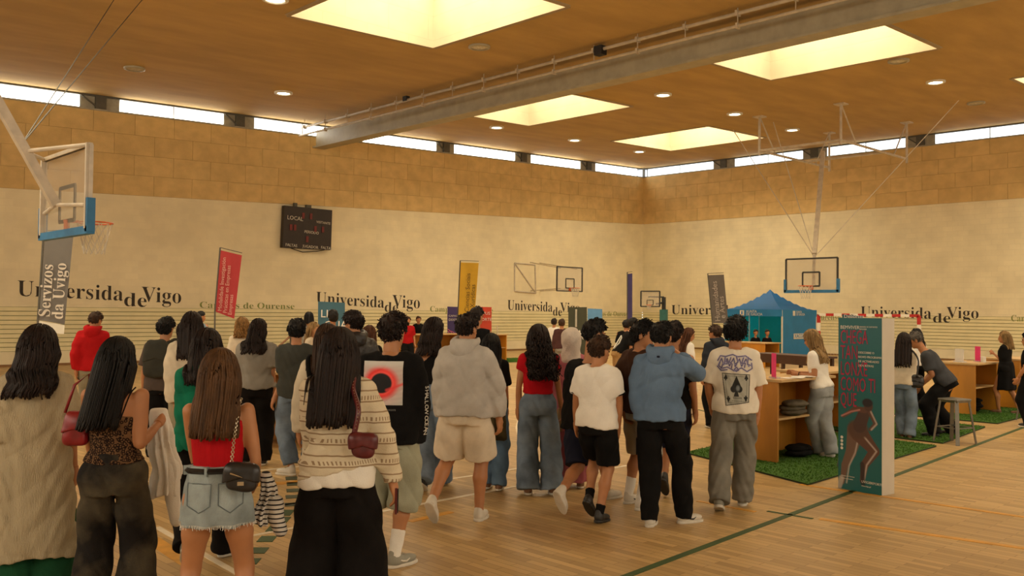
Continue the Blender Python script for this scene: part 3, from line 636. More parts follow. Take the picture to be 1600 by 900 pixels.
def ik(a, b, l1, l2, hint):
    d = b-a; L = np.linalg.norm(d); u = d/max(L, 1e-6); L = min(L, (l1+l2)*.995); b = a+u*L
    x = (l1*l1-l2*l2+L*L)/(2*L); y = math.sqrt(max(0, l1*l1-x*x)); h_ = hint-u*(hint@u); h_ /= np.linalg.norm(h_)+1e-9
    return a+u*x+h_*y, b

SKIN = {'a': (.43, .185, .078), 'b': (.33, .14, .06), 'c': (.50, .25, .12)}
def skin(k): return mat('skin_'+k, SKIN[k], .55, .06, 9)
def fab(name, col, var=.10, scale=7., rough=.92, bump=.25, bscale=160., **kw):
    m = mat(name, col, rough, var, scale, bump, bscale, **kw); m.node_tree.nodes['Principled BSDF'].inputs['Specular IOR Level'].default_value = .15; return m
m_eye = mat('eye_dark', (.02, .012, .01), .2); m_lip = mat('lip', (.35, .10, .07), .5); m_sole = mat('sole_white', (.62, .57, .48), .6)

class Person:
    def __init__(s, label, px, D, ytop, face=0., feet=None, hands=None, elbows=None, lean=0., side=0., w=1., skin_='a', head=(0., 0.), hip=None,
                 female=False, res=None, kneeh=None, group=None, hipz=None, twist=0., sh=1., foot_yaw=(0., 0.), foot_pitch=(0., 0.), topz=None, grip=(.5, .5), stance=.10):
        zd = D
        if feet and feet[0] is not None and feet[1] is not None:
            g_ = [onz(*q) for q in feet]; Dh = sum(math.hypot(q.x, q.y) for q in g_)/2; zd = Dh/math.sqrt(1+((px-800)/FPX)**2)
        D = zd*math.sqrt(1+((px-800)/FPX)**2)
        s.res = res or (.0085 if D < 7 else .011 if D < 10 else .015 if D < 15 else .021)
        s.female = female; s.w = w; s.sk = skin(skin_); s.D = D; s.grip = grip
        base = atD(px, 480, D); base.z = 0
        hor = px_of((base.x, base.y, CAMZ))[1]
        s.H = H = topz if topz else CAMZ-(ytop-hor)*zd/FPX-.015
        az = math.atan2(base.x, base.y); s.ang = ang = -az-face        # heading: 0 = away from the camera
        s.root = thing('person', label, 'person', base, ang, group)
        Ri = rotz(-ang); s.b = np.array(base); s.Ri = Ri
        L = lambda p: Ri@(np.array(p)-s.b)
        s.k = k = H/1.70
        # skeleton
        pz = (hipz if hipz else .93*k); pel = V3(0, 0, pz)
        if hip is not None: q = L(atD(hip, 480, D)); pel[0] = q[0]; pel[1] = q[1]
        cl, sl = cos(lean), sin(lean); cs, ss = cos(side), sin(side)
        up = V3(ss*cl, sl, cs*cl); up /= np.linalg.norm(up); fw = V3(0, cl, -sl); rt = np.cross(fw, up); rt /= np.linalg.norm(rt); fw = np.cross(up, rt)
        s.pel, s.up, s.rt, s.fw = pel, up, rt, fw; s.fr = (pel, up, rt, fw)
        nb = pel+up*(.515*k)                       # base of the neck
        if twist: c_, q_ = cos(twist), sin(twist); rt2, fw2 = rt*c_+fw*q_, fw*c_-rt*q_
        else: rt2, fw2 = rt, fw
        s.rt2, s.fw2 = rt2, fw2
        shw = (.150 if female else .169)*k*sh*(.5+.5*w); s.shw = shw
        s.S = [nb-up*.068*k-rt2*shw, nb-up*.068*k+rt2*shw]
        hw = .088*k; s.Hp = [pel-rt*hw-up*.02, pel+rt*hw-up*.02]
        # feet
        s.A = []; s.K = []; s.fd = []
        if feet and hipz is None:
            for i in (0, 1):
                g = L(onz(*feet[i])); sg = (-1, 1)[i]; hh = math.hypot(g[0]-s.Hp[i][0], g[1]-.03-s.Hp[i][1]); zz = (feet[i][2] if len(feet[i]) > 2 else 0)+.085
                mx_ = math.sqrt(max(.2, (.845*k)**2-hh*hh))+zz+.02
                if mx_ < pel[2]: dz = mx_-pel[2]; pel[2] += dz; nb[2] += dz; s.S = [q+V3(0, 0, dz) for q in s.S]; s.Hp = [q+V3(0, 0, dz) for q in s.Hp]
        for i in (0, 1):
            sg = (-1, 1)[i]; lift = .085
            if feet and feet[i] is not None:
                f_ = feet[i]; z = f_[2] if len(f_) > 2 else 0.; g = L(onz(f_[0], f_[1], z)); a = V3(g[0], g[1]-.03, z+lift)
            else: a = V3(sg*stance*k, -.02, lift)
            yaw = foot_yaw[i]; pit = foot_pitch[i]
            fdir = V3(sin(yaw)*cos(pit), cos(yaw)*cos(pit), -sin(pit)); s.fd.append(fdir)
            if pit > .3: a = a - V3(0, .03, 0)+V3(0, 0, .08*sin(pit))
            kn, a = ik(s.Hp[i], a, .435*k*(pz/(.93*k))**.2, .415*k*(pz/(.93*k))**.2, V3(sg*.12+sin(yaw)*.5, 1, 0)); s.K.append(kn); s.A.append(a)
        # arms
        s.E = []; s.W = []; s.hd = []
        ua, fa = .285*k, .255*k
        for i in (0, 1):
            sg = (-1, 1)[i]; h_ = hands[i] if hands else None
            if h_ is None: wr = s.S[i]+V3(sg*.055, .03, -.53*k)
            elif isinstance(h_, tuple): wr = L(atD(h_[0], h_[1], D+(h_[2] if len(h_) > 2 else 0)))
            else: wr = s.pel+np.array(h_)
            hint = V3(sg*.25, -1, -.1)
            if elbows and elbows[i] is not None: e_ = elbows[i]; hint = L(atD(e_[0], e_[1], D+(e_[2] if len(e_) > 2 else 0)))-s.S[i]
            el, wr = ik(s.S[i], wr, ua, fa, hint); s.E.append(el); s.W.append(wr)
            s.hd.append((wr-el)/np.linalg.norm(wr-el))
        # head: yaw (positive looks right), pitch (positive looks down)
        hy, hp = head; c_, q_ = cos(hy), sin(hy); hf = V3(q_*cos(hp), c_*cos(hp), -sin(hp)); hx, hyv, hzv = frame_from(V3(0, sin(hp), cos(hp))*1., hf)
        hzv = V3(q_*sin(hp), c_*sin(hp), cos(hp)); hx = np.cross(hf, hzv); s.hM = np.stack([hx, hf, hzv], 1)
        s.nb = nb; s.hk = k**.35*(.97 if female else 1.)
        s.hc = nb+up*(.075*k)+hf*.022+hzv*(.115*s.hk)
        topnow = s.hc[2]+.118*s.hk; 
        s.dz_head = H-topnow
        if hipz is None and abs(lean) < .3 : s.hc = s.hc+V3(0, 0, np.clip(s.dz_head, -.06, .06)*1.)
        s.seed = rnd.random()*20
    # ---------------- fields
    def hand(s, P, i):
        sg = (-1, 1)[i]; d = s.hd[i]; w = s.W[i]; k = s.k*(.92 if s.female else 1.); pn = s.palm[i]
        x, y, z = frame_from(d, pn)      # z along the hand, y palm normal side, x across
        if (x@s.fw2) < 0: x, y = -x, y
        th = x                             # thumb side faces forward
        pal = s.grip[i]
        d0 = ellip(P, w+d*.05*k, (.040*k, .019*k, .055*k), np.stack([x, y, z], 1))
        d0 = smin(d0, capsule(P, w-d*.03, w+d*.03*k, .027*k, .027*k), .015)
        bend = y if (y@(s.pel-s.S[i])) > 0 or True else -y
        inn = V3(-sg, 0, 0); bend = y if (y@inn) > 0 else -y
        for q, (off, ln) in enumerate(((.030, .068), (.010, .078), (-.010, .073), (-.029, .058))):
            a = w+(d*.085+x*off)*k; c1 = pal*.7; b_ = a+(d*cos(c1)+bend*sin(c1))*ln*.5*k; c2 = pal*2.0; e = b_+(d*cos(c2)+bend*sin(c2))*ln*.5*k
            d0 = smin(d0, chain(P, [a, b_, e], [.0098*k, .009*k, .0075*k]), .006)
        a = w+(d*.025+x*.03)*k; b_ = a+(d*.6+x*.75+bend*.25)*.038*k; e = b_+(d*.9+x*.1+bend*.35)*.032*k
        return smin(d0, chain(P, [a, b_, e], [.014*k, .0115*k, .009*k]), .01)
    def arm(s, P, i, r=1., infl=0., to=1.):
        k = s.k*(.85 if s.female else 1.)*r; return chain(P, [s.S[i], (s.S[i]*.45+s.E[i]*.55), s.E[i], s.E[i]*.65+s.W[i]*.35, s.W[i]], [.050*k+infl, .046*k+infl, .036*k+infl, .038*k+infl, .026*k+infl])
    def leg(s, P, i, infl=0.):
        k = s.k*(.5+.5*s.w); cal = s.K[i]*.65+s.A[i]*.35+V3(0, -.018, 0)
        return chain(P, [s.Hp[i]-s.up*.02, s.Hp[i]*.5+s.K[i]*.5, s.K[i], cal, s.A[i]*.8+s.K[i]*.2, s.A[i]], [.088*k+infl, .073*k+infl, .052*k+infl, .054*k+infl, .036*k+infl, .036*k+infl], .02)
    def torso_sec(s, infl=0.):
        k = s.k; w = s.w; f_ = s.female
        if f_: S = [(-.12, .135, .095, -.01), (-.04, .168, .108, -.015), (.05, .148, .098, -.005), (.14, .118, .082, 0), (.25, .132, .092, .01), (.36, .142, .098, .012), (.42, .128, .085, .0), (.465, .088, .066, -.005), (.50, .052, .05, -.01)]
        else: S = [(-.12, .135, .10, -.01), (-.04, .158, .108, -.01), (.05, .148, .102, 0), (.14, .143, .098, 0), (.25, .158, .105, .008), (.36, .172, .108, .008), (.42, .155, .094, -.002), (.465, .105, .072, -.006), (.505, .058, .056, -.01)]
        return [(z*k, (a*k*w)+infl, (b*k*w)+infl, c*k) for z, a, b, c in S]
    def bodyf(s, P, cut=False):
        d = loft(P, s.fr, s.torso_sec())
        for i in (0, 1):
            a = s.arm(P, i)
            if cut: a = np.maximum(a, (P-s.W[i])@s.hd[i]-.004)
            d = smin(d, s.leg(P, i), .03); d = smin(d, a, .03)
        d = smin(d, capsule(P, s.nb-s.up*.05, s.hc-s.hM[:, 2]*.06*s.hk-s.hM[:, 1]*.02, (.058 if not s.female else .050)*s.k, (.053 if not s.female else .044)*s.k), .03)
        return d
    def headf(s, P):
        q = (P-s.hc)@s.hM/s.hk; x, y, z = q.T; Q = q
        d = ellip(Q, V3(0, -.012, .025), (.074, .093, .088)); d = smin(d, ellip(Q, V3(0, .022, -.045), (.052, .062, .062)), .035)
        d = smin(d, ellip(Q, V3(0, .058, -.082), (.026, .022, .018)), .02)
        ax = np.abs(x); Qs = np.stack([ax, y, z], 1)
        d = smax(d, -ellip(Qs, V3(.030, .094, .002), (.017, .014, .011)), .012)
        d = smin(d, chain(Q, [V3(0, .084, .008), V3(0, .100, -.028)], [.008, .013]), .012)
        d = smin(d, ellip(Qs, V3(.010, .092, -.032), (.010, .010, .008)), .006)
        d = smin(d, ellip(Q, V3(0, .083, -.056), (.024, .011, .010)), .008)
        d = smin(d, ellip(Qs, V3(.030, .082, .018), (.020, .010, .006)), .01)
        e = ellip(Qs, V3(.079, -.008, -.005), (.009, .020, .031)); e = np.maximum(e, -ellip(Qs, V3(.088, -.006, .0), (.006, .011, .018))); d = smin(d, e, .006)
        return d*s.hk
    def body(s, far=False):
        s.palm = [V3(1, .2, 0), V3(-1, .2, 0)]
        for i in (0, 1):
            v = s.palm[i]-s.hd[i]*(s.palm[i]@s.hd[i]); 
            if np.linalg.norm(v) < .3: v = V3(0, 0, 1)-s.hd[i]*s.hd[i][2]
            s.palm[i] = v/np.linalg.norm(v)
        full = lambda P: smin(s.bodyf(P), s.headf(P), .02)
        cp = np.array([s.hc]+s.S+s.E+s.W+s.K+s.A); h_ = max(s.res, .012)
        parts = []
        # body block without head and hands
        nob = lambda P: smin(s.bodyf(P, True), s.headf(P), .02)
        hb = s.hc-s.hM[:, 2]*.16
        def body0(P): return np.maximum(nob(P), (P-(s.hc-V3(0, 0, .13)))@s.hM[:, 2])
        parts.append(surf(body0, cp.min(0)-.16, cp.max(0)+.16, h_))
        hh = .0055 if s.D < 11 else .0075 if s.D < 16 else .011
        parts.append(surf(lambda P: np.maximum(full(P), -(P-(s.hc-V3(0, 0, .14)))@s.hM[:, 2]), s.hc-V3(.14, .16, .17), s.hc+V3(.14, .16, .15), hh))
        for i in (0, 1):
            c = s.W[i]+s.hd[i]*.09; r_ = .14
            f_ = lambda P, i=i: np.maximum(smin(s.hand(P, i), s.arm(P, i), .01), -((P-s.W[i])@s.hd[i]+.02))
            parts.append(surf(f_, c-r_, c+r_, .0042 if s.D < 9.5 else .006 if s.D < 16 else .012))
        o = smooth_np('body', parts, s.sk, s.root)
        M = s.hM; hk = s.hk
        if s.D < 18:
            for sg in (-1, 1):
                e = MB().lathe([(0, .008), (.006, .006), (.0085, 0), (.006, -.006), (0, -.008)], tuple(s.hc+M@(V3(sg*.030, .0795, .003)*hk)), 8).build('eye', m_eye, s.root, True)
            p = [s.hc+M@(V3(x, y, z)*hk) for x, y, z in ((-.022, .086, -.055), (-.01, .0935, -.0545), (0, .0955, -.056), (.01, .0935, -.0545), (.022, .086, -.055))]
            MB().tube(p, [.002, .004, .005, .004, .002], 6).build('lips', m_lip, s.root, True)
            for sg in (-1, 1):
                p = [s.hc+M@(V3(sg*x, y, z)*hk) for x, y, z in ((.014, .0935, .022), (.028, .0905, .027), (.046, .078, .022))]
                MB().tube(p, [.002, .003, .0015], 5).build('eyebrow', m_hairs['black'], s.root)
        return s
    # ---------------- clothes
    def mesh(s, name, f, m, lo, hi, h=None): return smooth_np(name, [surf(f, lo, hi, h or s.res)], m, s.root)
    def box(s, pts, pad): p = np.array(pts); return p.min(0)-pad, p.max(0)+pad
    def topf(s, hem, infl, sleeve, srad, drape, fold, neck=.5, flare=0., hemtilt=0., diag=None):
        """hem: height along the spine below/above pelvis, sleeve 0..2 (1 = elbow, 2 = wrist)"""
        k = s.k; drape *= .93; sec = [list(r) for r in s.torso_sec(infl)]
        for r in sec:
            if r[0] < .38*k: r[1] = max(r[1], drape*k*(1+flare*max(0, (.3*k-r[0])/.4))); r[2] = max(r[2], drape*.66*k*(1+flare*max(0, (.3*k-r[0])/.4)))
            if r[0] < .09*k and hem < .08: r[1] = max(r[1], .178*k*s.w+infl); r[2] = max(r[2], .112*k*s.w+infl)
        if hem*k < sec[0][0]:
            q = list(sec[0]); q[0] = hem*k-.02; q[1] *= 1+flare*.6; q[2] *= 1+flare*.6; sec = [q]+sec
        sd = s.seed
        def f(P):
            d = loft(P, s.fr, sec)
            d = smax(d, -((P-s.pel)@s.up-hem*k-hemtilt*((P-s.pel)@s.rt)-.008*np.sin(14*P[:, 0]+sd)), .006)
            q = (P-s.pel)@s.up; d = smax(d, q-neck*k, .01)
            if diag: d = smax(d, q-diag[0]*k-diag[1]*((P-s.pel)@s.rt), .008)
            d = np.maximum(d, -(np.linalg.norm(P-(s.nb+s.up*.02), axis=1)-.058*k)) if neck > .47 else d
            for i in (0, 1):
                if sleeve <= 0: break
                S_, E_, W_ = s.S[i], s.E[i], s.W[i]; r = srad*k; ri = infl
                pts = [S_+(s.nb-S_)*.45-s.up*.012, S_+(s.nb-S_)*.06-s.up*.012, S_*.45+E_*.55]; rs = [.034*k+ri, .047*k+ri*.7, max(.048*k, r*.95)]
                if sleeve >= 1: pts.append(E_); rs.append(max(.042*k, r*.92))
                else: pts[-1] = S_+(E_-S_)*sleeve; rs[-1] = max(.05*k, r)
                end = pts[-1]
                if sleeve > 1: t = sleeve-1; pts += [E_+(W_-E_)*t*.55, E_+(W_-E_)*t]; rs += [max(.036*k, r*.9), max(.032*k, r*.72)]; end = pts[-1]
                a = chain(P, pts, rs, .01); dr = (pts[-1]-pts[-2]); dr /= np.linalg.norm(dr)
                near = np.linalg.norm(P-end, axis=1) < .22*k; a = np.where(near, smax(a, (P-end)@dr, .004), a)
                d = smin(d, a, .035 if sleeve > .3 else .02)
            return d+folds(P, sd, fold)
        return f
    def top(s, m, hem=.0, infl=.012, sleeve=.7, srad=.065, drape=.14, fold=.004, name='shirt', **kw):
        f = s.topf(hem, infl, sleeve, srad, drape, fold, **kw); s.shirt_f = f
        lo, hi = s.box([s.S[0], s.S[1], s.E[0], s.E[1], s.W[0], s.W[1], s.pel+s.up*hem*s.k, s.nb], .2 if hem > -.2 else .28); s.shirt = s.mesh(name, f, m, lo, hi); return s
    def pantf(s, length=1., thigh=.095, knee=.08, ankle=.075, infl=.008, waist=.11, fold=.006, w=1.):
        """length 0.4 shorts, 1 full"""
        k = s.k; sd = s.seed+3; sec = [(z, a+infl, b+infl, c) for z, a, b, c in s.torso_sec() if z < waist*k-.005]; sec.append((waist*k, *[np.interp(waist*k, [q[0] for q in s.torso_sec(infl)], [q[j] for q in s.torso_sec(infl)]) for j in (1, 2, 3)]))
        def f(P):
            d = loft(P, s.fr, sec)
            for i in (0, 1):
                sg = (-1, 1)[i]; Hq, K_, A_ = s.Hp[i], s.K[i], s.A[i]; back = V3(0, -.012, 0)
                if length <= .55: t = length/.5; end = Hq+(K_-Hq)*t; pts = [Hq, (Hq+end)/2, end]; rs = [.084*k*s.w+infl, (thigh*.5+knee*.5)*k*s.w+infl, knee*k*s.w+infl]
                else: t = (length-.5)/.5; end = K_+(A_-K_)*t+V3(0, 0, -.03*(t > .95)); pts = [Hq, (Hq+K_)/2, K_, (K_+end)/2+back, end]; rs = [.084*k*s.w+infl, (thigh*.6+knee*.4)*k*s.w+infl, knee*k+infl, (knee+ankle)*.5*k+infl, ankle*k+infl]
                a = chain(P, pts, rs, .02); dr = pts[-1]-pts[-2]; dr /= np.linalg.norm(dr)
                if length > .55: fz = np.clip(1-np.abs((P-end)@dr)/.3, 0, 1); a = a+fz*.004*np.sin(60*P[:, 2]+8*P[:, 0]+sd)
                near = np.linalg.norm(P-end, axis=1) < .26; a = np.where(near, smax(a, (P-end)@dr, .004), a)
                lg = a if i == 0 else smin(lg, a, .006)
            d = smin(d, lg, .03*np.clip(((P-s.pel)@s.up+.22)/.15, .2, 1))
            d = smax(d, (P-s.pel)@s.up-waist*k, .005)
            return d+folds(P*V3(1, 1, .8), sd, fold)
        return f
    def pants(s, m, name='trousers', **kw):
        f = s.pantf(**kw); s.pants_f = f; lo, hi = s.box([s.pel+s.up*.14, s.pel-s.rt*.2, s.pel+s.rt*.2, *s.K, *s.A], .17); s.mesh(name, f, m, lo, hi); return s
    def skirt(s, m, z0, z1, w0, w1, d0, d1, name='skirt', fold=.006, ripple=8, hemn=.01):
        k = s.k; sd = s.seed; o = s.pel
        def f(P):
            q = P-o; z = q[:, 2]; t = np.clip((z1*k-z)/((z1-z0)*k), 0, 1)**.6; w = (w0+(w1-w0)*t)*k; d = (d0+(d1-d0)*t)*k
            x = q@s.rt; y = q@s.fw+.01; th = np.arctan2(y, x); rr = np.hypot(x/w, y/d)-1; a = rr*np.minimum(w, d)*.9 + t*fold*np.sin(ripple*th+sd)*1.6
            return smax(smax(a, z-z1*k, .004), z0*k-z-hemn*np.sin(5*th+sd)*.5, .004)+folds(P, sd, fold*.5)
        s.skirt_f = f; return s.mesh(name, f, m, o+V3(-.36, -.36, z0*k-.05), o+V3(.36, .36, z1*k+.05))
    def shoe(s, m, i, sole=None, style='sneaker', stripe=None):
        a = s.A[i]; fd = s.fd[i]; k = s.k*(.92 if s.female else 1.); x, y, z = frame_from(np.cross(np.cross(fd, V3(0, 0, 1)), fd)*1., fd); up = np.cross(x, fd) if (np.cross(x, fd))[2] > 0 else -np.cross(x, fd)
        rt = np.cross(fd, up); M = np.stack([rt, fd, up], 1); c = a+fd*.045*k-up*.045
        if fd[2] > -.3: c[2] = max(c[2], .04)
        def f(P):
            q = (P-c)@M/k; d = ellip(q, V3(0, .03, 0), (.042, .115, .034)); d = smin(d, ellip(q, V3(0, -.045, .012), (.036, .05, .052)), .03)
            d = smin(d, capsule(q, V3(0, -.045, .0), V3(0, -.05, .055 if style != 'slip' else .02), .038, .036), .02)
            return np.maximum(d, -q[:, 2]-.028)*k
        def g(P):
            q = (P-c)@M/k; d = ellip(q, V3(0, .035, -.03), (.047, .122, .2)); d = np.minimum(d, ellip(q, V3(0, -.05, -.03), (.041, .056, .2)))
            return np.maximum(np.maximum(d, q[:, 2]+.018), -q[:, 2]-.043)*k
        h_ = .007 if s.D < 9 else .010 if s.D < 13 else .015
        o = smooth_np('shoe', [surf(f, c-.2, c+.2, h_)], m, s.root); so = smooth_np('sole', [surf(g, c-.2, c+.2, h_)], sole or m_sole, o)
        if style == 'sneaker' and s.D < 10:
            lc = MB()
            for j in range(4): p = c+M@(V3(0, .035-.022*j, .036+.009*j)*k); lc.tube([p-rt*.017, p+up*.005, p+rt*.017], .0028, 4)
            lo_ = lc.build('laces', m_sole if m is not m_sole else m_white, o)
        if stripe:
            for sg in (-1, 1):
                pts = [c+M@(V3(sg*(.0405 if y_ > -.03 else .037), y_, z_)*k) for y_, z_ in ((-.05, .02), (.0, .0), (.03, -.004), (.06, .012))]
                MB().tube(pts, [.003, .007, .008, .002], 5).build('side_mark', stripe, o, True)
        return o
    def shoes(s, m, which=(0, 1), **kw):
        for i in which: s.shoe(m, i, **kw)
        return s
    def sock(s, m, i, hgt=.12):
        a = s.A[i]; u = (s.K[i]-a); u /= np.linalg.norm(u)
        f = lambda P: smax(smax(s.leg(P, i, .006), (P-a)@u-hgt, .003), -(P-a)@u-.05, .003); s.mesh('sock', f, m, a-.2, a+.25, .011); return s
    # ---------------- hair
    def haircap(s, m, vol=.02, back=-.09, side=-.03, fade=0., seed=1., front=.06, curl=.006, freq=55., name='hair', top_=.0):
        def f(P):
            q = (P-s.hc)@s.hM/s.hk; x, y, z = q.T
            d = ellip(q, V3(0, -.014, .028+top_), (.076+vol*.8, .094+vol*.8, .090+vol+top_))
            line = np.where(y > front-.005, .058+.2*(y-front), np.where(y > -.02, side+(y+.02)*1.1, back+np.clip((y+.10)/.08, 0, 1)*(side-back)))
            if fade: d = d+fade*np.clip(1-(z-back)/.12, 0, 1)*.02
            d = smax(d, line-z, .012); ear = ellip(np.stack([np.abs(x), y, z], 1), V3(.085, -.002, -.012), (.022, .026, .036)); d = smax(d, -ear, .008)
            n = curl*(np.sin(freq*x+3*np.sin(freq*.6*y+seed))*np.sin(freq*1.1*y+seed)+.6*np.sin(freq*1.3*z+2*np.sin(freq*.8*x))+.3*np.sin(freq*2.3*(x+z)+seed))
            return (d+n)*s.hk
        s.cap_f = f; h_ = .0065 if s.D < 11 else .009 if s.D < 17 else .012
        return smooth_np(name, [surf(f, s.hc-V3(.17, .17, .2), s.hc+V3(.17, .17, .2), h_)], m, s.root)
    def longhair(s, m, length, spread=.10, n=420, wave=0., wfreq=30., vol=.015, curl=0., thick=.0042, side=None, steps=22, face=.5, seed=1, backpull=1., drift=0.):
        """hair cap plus real strands that fall over shoulders and back; length below the head centre in metres"""
        rs = np.random.RandomState(int(seed*7+3)); hair = s.haircap(m, vol, back=-.10, side=-.05, seed=seed, curl=.003)
        M = s.hM; hk = s.hk; shf = getattr(s, 'shirt_f', None); body = s.bodyf
        # backing mass under the strands
        L_ = length
        def mass(P):
            q = P-s.hc; z = q[:, 2]; xy = q@M[:, 0]-drift*np.clip(-z/L_, 0, 1); yy = q@M[:, 1]; t = np.clip(-z/L_, 0, 1)
            w = (.070+.02*t)*hk*(1-.25*t**3)*(spread/.10)**.9*np.clip((.06-z)/.10, .35, 1); d_ = .045*(1-.35*t)*np.clip((.06-z)/.10, .4, 1); yc = -.055*backpull-.045*t
            k_ = np.hypot(xy/w, (yy-yc)/d_)-1; a = k_*np.minimum(w, d_)*.85+ (.006+wave*.5)*np.sin(34*xy+5*np.sin(8*z))*np.clip(t*3, 0, 1)+ wave*.6*np.sin(wfreq*z+20*xy)
            return smax(smax(a, z-.045, .02), -z-L_*(.96-.05*np.abs(xy)/.08)+.02*np.sin(50*xy), .02)
        hmass = smooth_np('hair_mass', [surf(mass, s.hc-V3(.26, .28, L_+.05), s.hc+V3(.26, .24, .12), max(.009, s.res))], m, hair)
        u = rs.rand(n); ph = rs.rand(n)*2*pi; cz = 1-1.25*u; cz = np.clip(cz, -.35, 1); sx = np.sqrt(1-cz**2)
        dirs = np.stack([sx*np.cos(ph), sx*np.sin(ph), cz], 1)
        keep = ~((dirs[:, 1] > face) & (dirs[:, 2] < .62)); dirs = dirs[keep]; n = len(dirs)
        R_ = np.array([.078+vol*.8, .096+vol*.8, .092+vol])
        C0 = V3(0, -.014, .028)
        q = dirs*R_*(1.0+.06*rs.rand(n)[:, None])+C0; P = s.hc+(q*hk)@M.T
        ds = (L_+.10)/steps; g = V3(0, 0, -1.); v = (dirs*[1., 1., .2])@M.T*.6+g*.3; path = [P.copy()]
        lim = s.hc[2]-L_*(.80+.22*rs.rand(n)); alive = np.ones(n, bool)
        fwd = M[:, 1]
        for it in range(steps+8):
            qh = ((P-s.hc)@M/hk-C0)/R_
            front = (((P-s.hc)@fwd) > .01) & ((P-s.hc)[:, 2] > -.14)
            acc = g*.5 - fwd*np.where(front, .75*backpull, .10*backpull)[:, None]
            acc = acc+M[:, 0]*(drift/L_*.55*((P-s.hc)[:, 2] < 0))[:, None]
            v = v*.55+acc; v /= np.linalg.norm(v, axis=1)[:, None]
            P2 = P+v*ds
            for _ in range(2):
                q2 = ((P2-s.hc)@M/hk-C0); r_ = np.linalg.norm(q2/R_, axis=1); ins = r_ < 1.03; q2[ins] *= (1.03/r_[ins])[:, None]; P2[ins] = s.hc+((q2[ins]+C0)*hk)@M.T
                dd = mass(P2); e = .004
                def push(fn, P2, marg):
                    d0 = fn(P2); bad = d0 < marg
                    if bad.any():
                        Q = P2[bad]; G = np.stack([fn(Q+V3(e, 0, 0))-d0[bad], fn(Q+V3(0, e, 0))-d0[bad], fn(Q+V3(0, 0, e))-d0[bad]], 1); G /= np.linalg.norm(G, axis=1)[:, None]+1e-9
                        P2[bad] = Q+G*np.minimum(marg-d0[bad], .03)[:, None]
                    return P2
                lowz = (P2[:, 2]-s.hc[2]) < -.01
                if lowz.any(): P2[lowz] = push(mass, P2[lowz], .003)
                P2 = push(shf if shf else body, P2, .006)
            done = P2[:, 2] < lim; P2[done & ~alive] = P[done & ~alive]; P2 = np.where(alive[:, None], P2, P); alive = alive & ~done
            P = P2; path.append(P.copy())
        path = np.stack(path, 1)                      # n, T, 3
        T = path.shape[1]; tt = np.arange(T)/T; zz = -(path[:, :, 2]-s.hc[2]); amp = np.clip((zz+.02)/.25, 0, 1)*(wave+curl)
        ph2 = rs.rand(n)[:, None]*1.5*(1 if wave else 4); side_ = M[:, 0]
        path = path+amp[..., None]*(np.sin(wfreq*zz+ph2)[..., None]*side_+ (np.cos(wfreq*zz+ph2*2)*(.8 if curl else .3))[..., None]*(-fwd))
        path = path[:, ::1] if T < 40 else path[:, ::2]; T = path.shape[1]
        return s.strand_mesh(path, thick, rs, m, hair) and hair
    def strand_mesh(s, path, thick, rs, m, hair):
        n, T = path.shape[:2]; k3 = 3; rad = thick*(1+.5*rs.rand(n))[:, None]*np.interp(np.arange(T)/T, [0, .1, .8, 1], [.6, 1, .9, .25])[None]
        tan = np.gradient(path, axis=1); tan /= np.linalg.norm(tan, axis=2)[..., None]+1e-9
        X = np.cross(tan, np.array([.02, .3, 1.])); X /= np.linalg.norm(X, axis=2)[..., None]+1e-9; Y = np.cross(tan, X)
        ring = np.stack([path+(X*cos(2*pi*j/k3)*1.5+Y*sin(2*pi*j/k3))*rad[..., None] for j in range(k3)], 2)
        Vv = ring.reshape(-1, 3); b0 = (np.arange(n)[:, None, None]*T*k3+np.arange(T-1)[None, :, None]*k3+np.arange(k3)[None, None, :]); nx = b0-np.arange(k3)+(np.arange(k3)+1) % k3
        F = np.stack([b0, nx, nx+k3, b0+k3], -1).reshape(-1, 4)
        o = smooth_np('hair_strands', [(Vv, F)], m, hair); o['kind'] = 'stuff'; return o
    def shorthair(s, m, vol=.02, n=1300, ln=.024, curl=0., **kw):
        """hair cap with short tufts that follow it"""
        hair = s.haircap(m, vol, **kw); rs = np.random.RandomState(int(s.seed*9)+1); N = n if s.D < 12 else n//3
        d = rs.randn(N*2, 3); d /= np.linalg.norm(d, axis=1)[:, None]; M = s.hM; hk = s.hk
        P = s.hc+(d*.13)@M.T*hk; P = s.project_dir(s.cap_f, P, -(d@M.T)); ok = (np.abs(s.cap_f(P)) < .004) & (np.linalg.norm(P-s.hc, axis=1) < .21) & (((P-s.hc)@M[:, 1] < .075) | ((P-s.hc)[:, 2] > .05))
        P = P[ok][:N]; d = (d@M.T)[ok][:N]; n = len(P); q = (P-s.hc)@M
        sw = -M[:, 2]*.9-M[:, 1]*.15; topm = np.clip((q[:, 2]-.06)/.04, 0, 1)[:, None]
        dirv = d*.28+sw*(1-topm)+topm*(M[:, 1]*.8+d*.12+M[:, 0]*.3*np.sin(q[:, :1]*40+s.seed))+rs.randn(n, 3)*.16; dirv /= np.linalg.norm(dirv, axis=1)[:, None]
        L_ = (ln*(.5+.5*topm[:, 0]+.4*rs.rand(n)))[:, None]*(.45+.55*np.clip((q[:, 2:]+.08)/.1, 0, 1)); c = rs.randn(n, 3)*curl
        path = np.stack([P-d*.004, P+dirv*L_*.5+d*L_*.12, P+dirv*L_-d*L_*.15+c], 1); s.strand_mesh(path, .0034, rs, m, hair); return hair
    def project_dir(s, f, P, D_, n=10):
        for _ in range(n): P = P+D_*f(P)[:, None]*.9
        return P
    # ---------------- surface helpers
    def project(s, f, P, d, off=.003, n=14):      # march points along direction d onto the surface f = 0
        P = np.array(P, float)
        for _ in range(n): P = P+d*(f(P)-off)[:, None]*.8
        return P
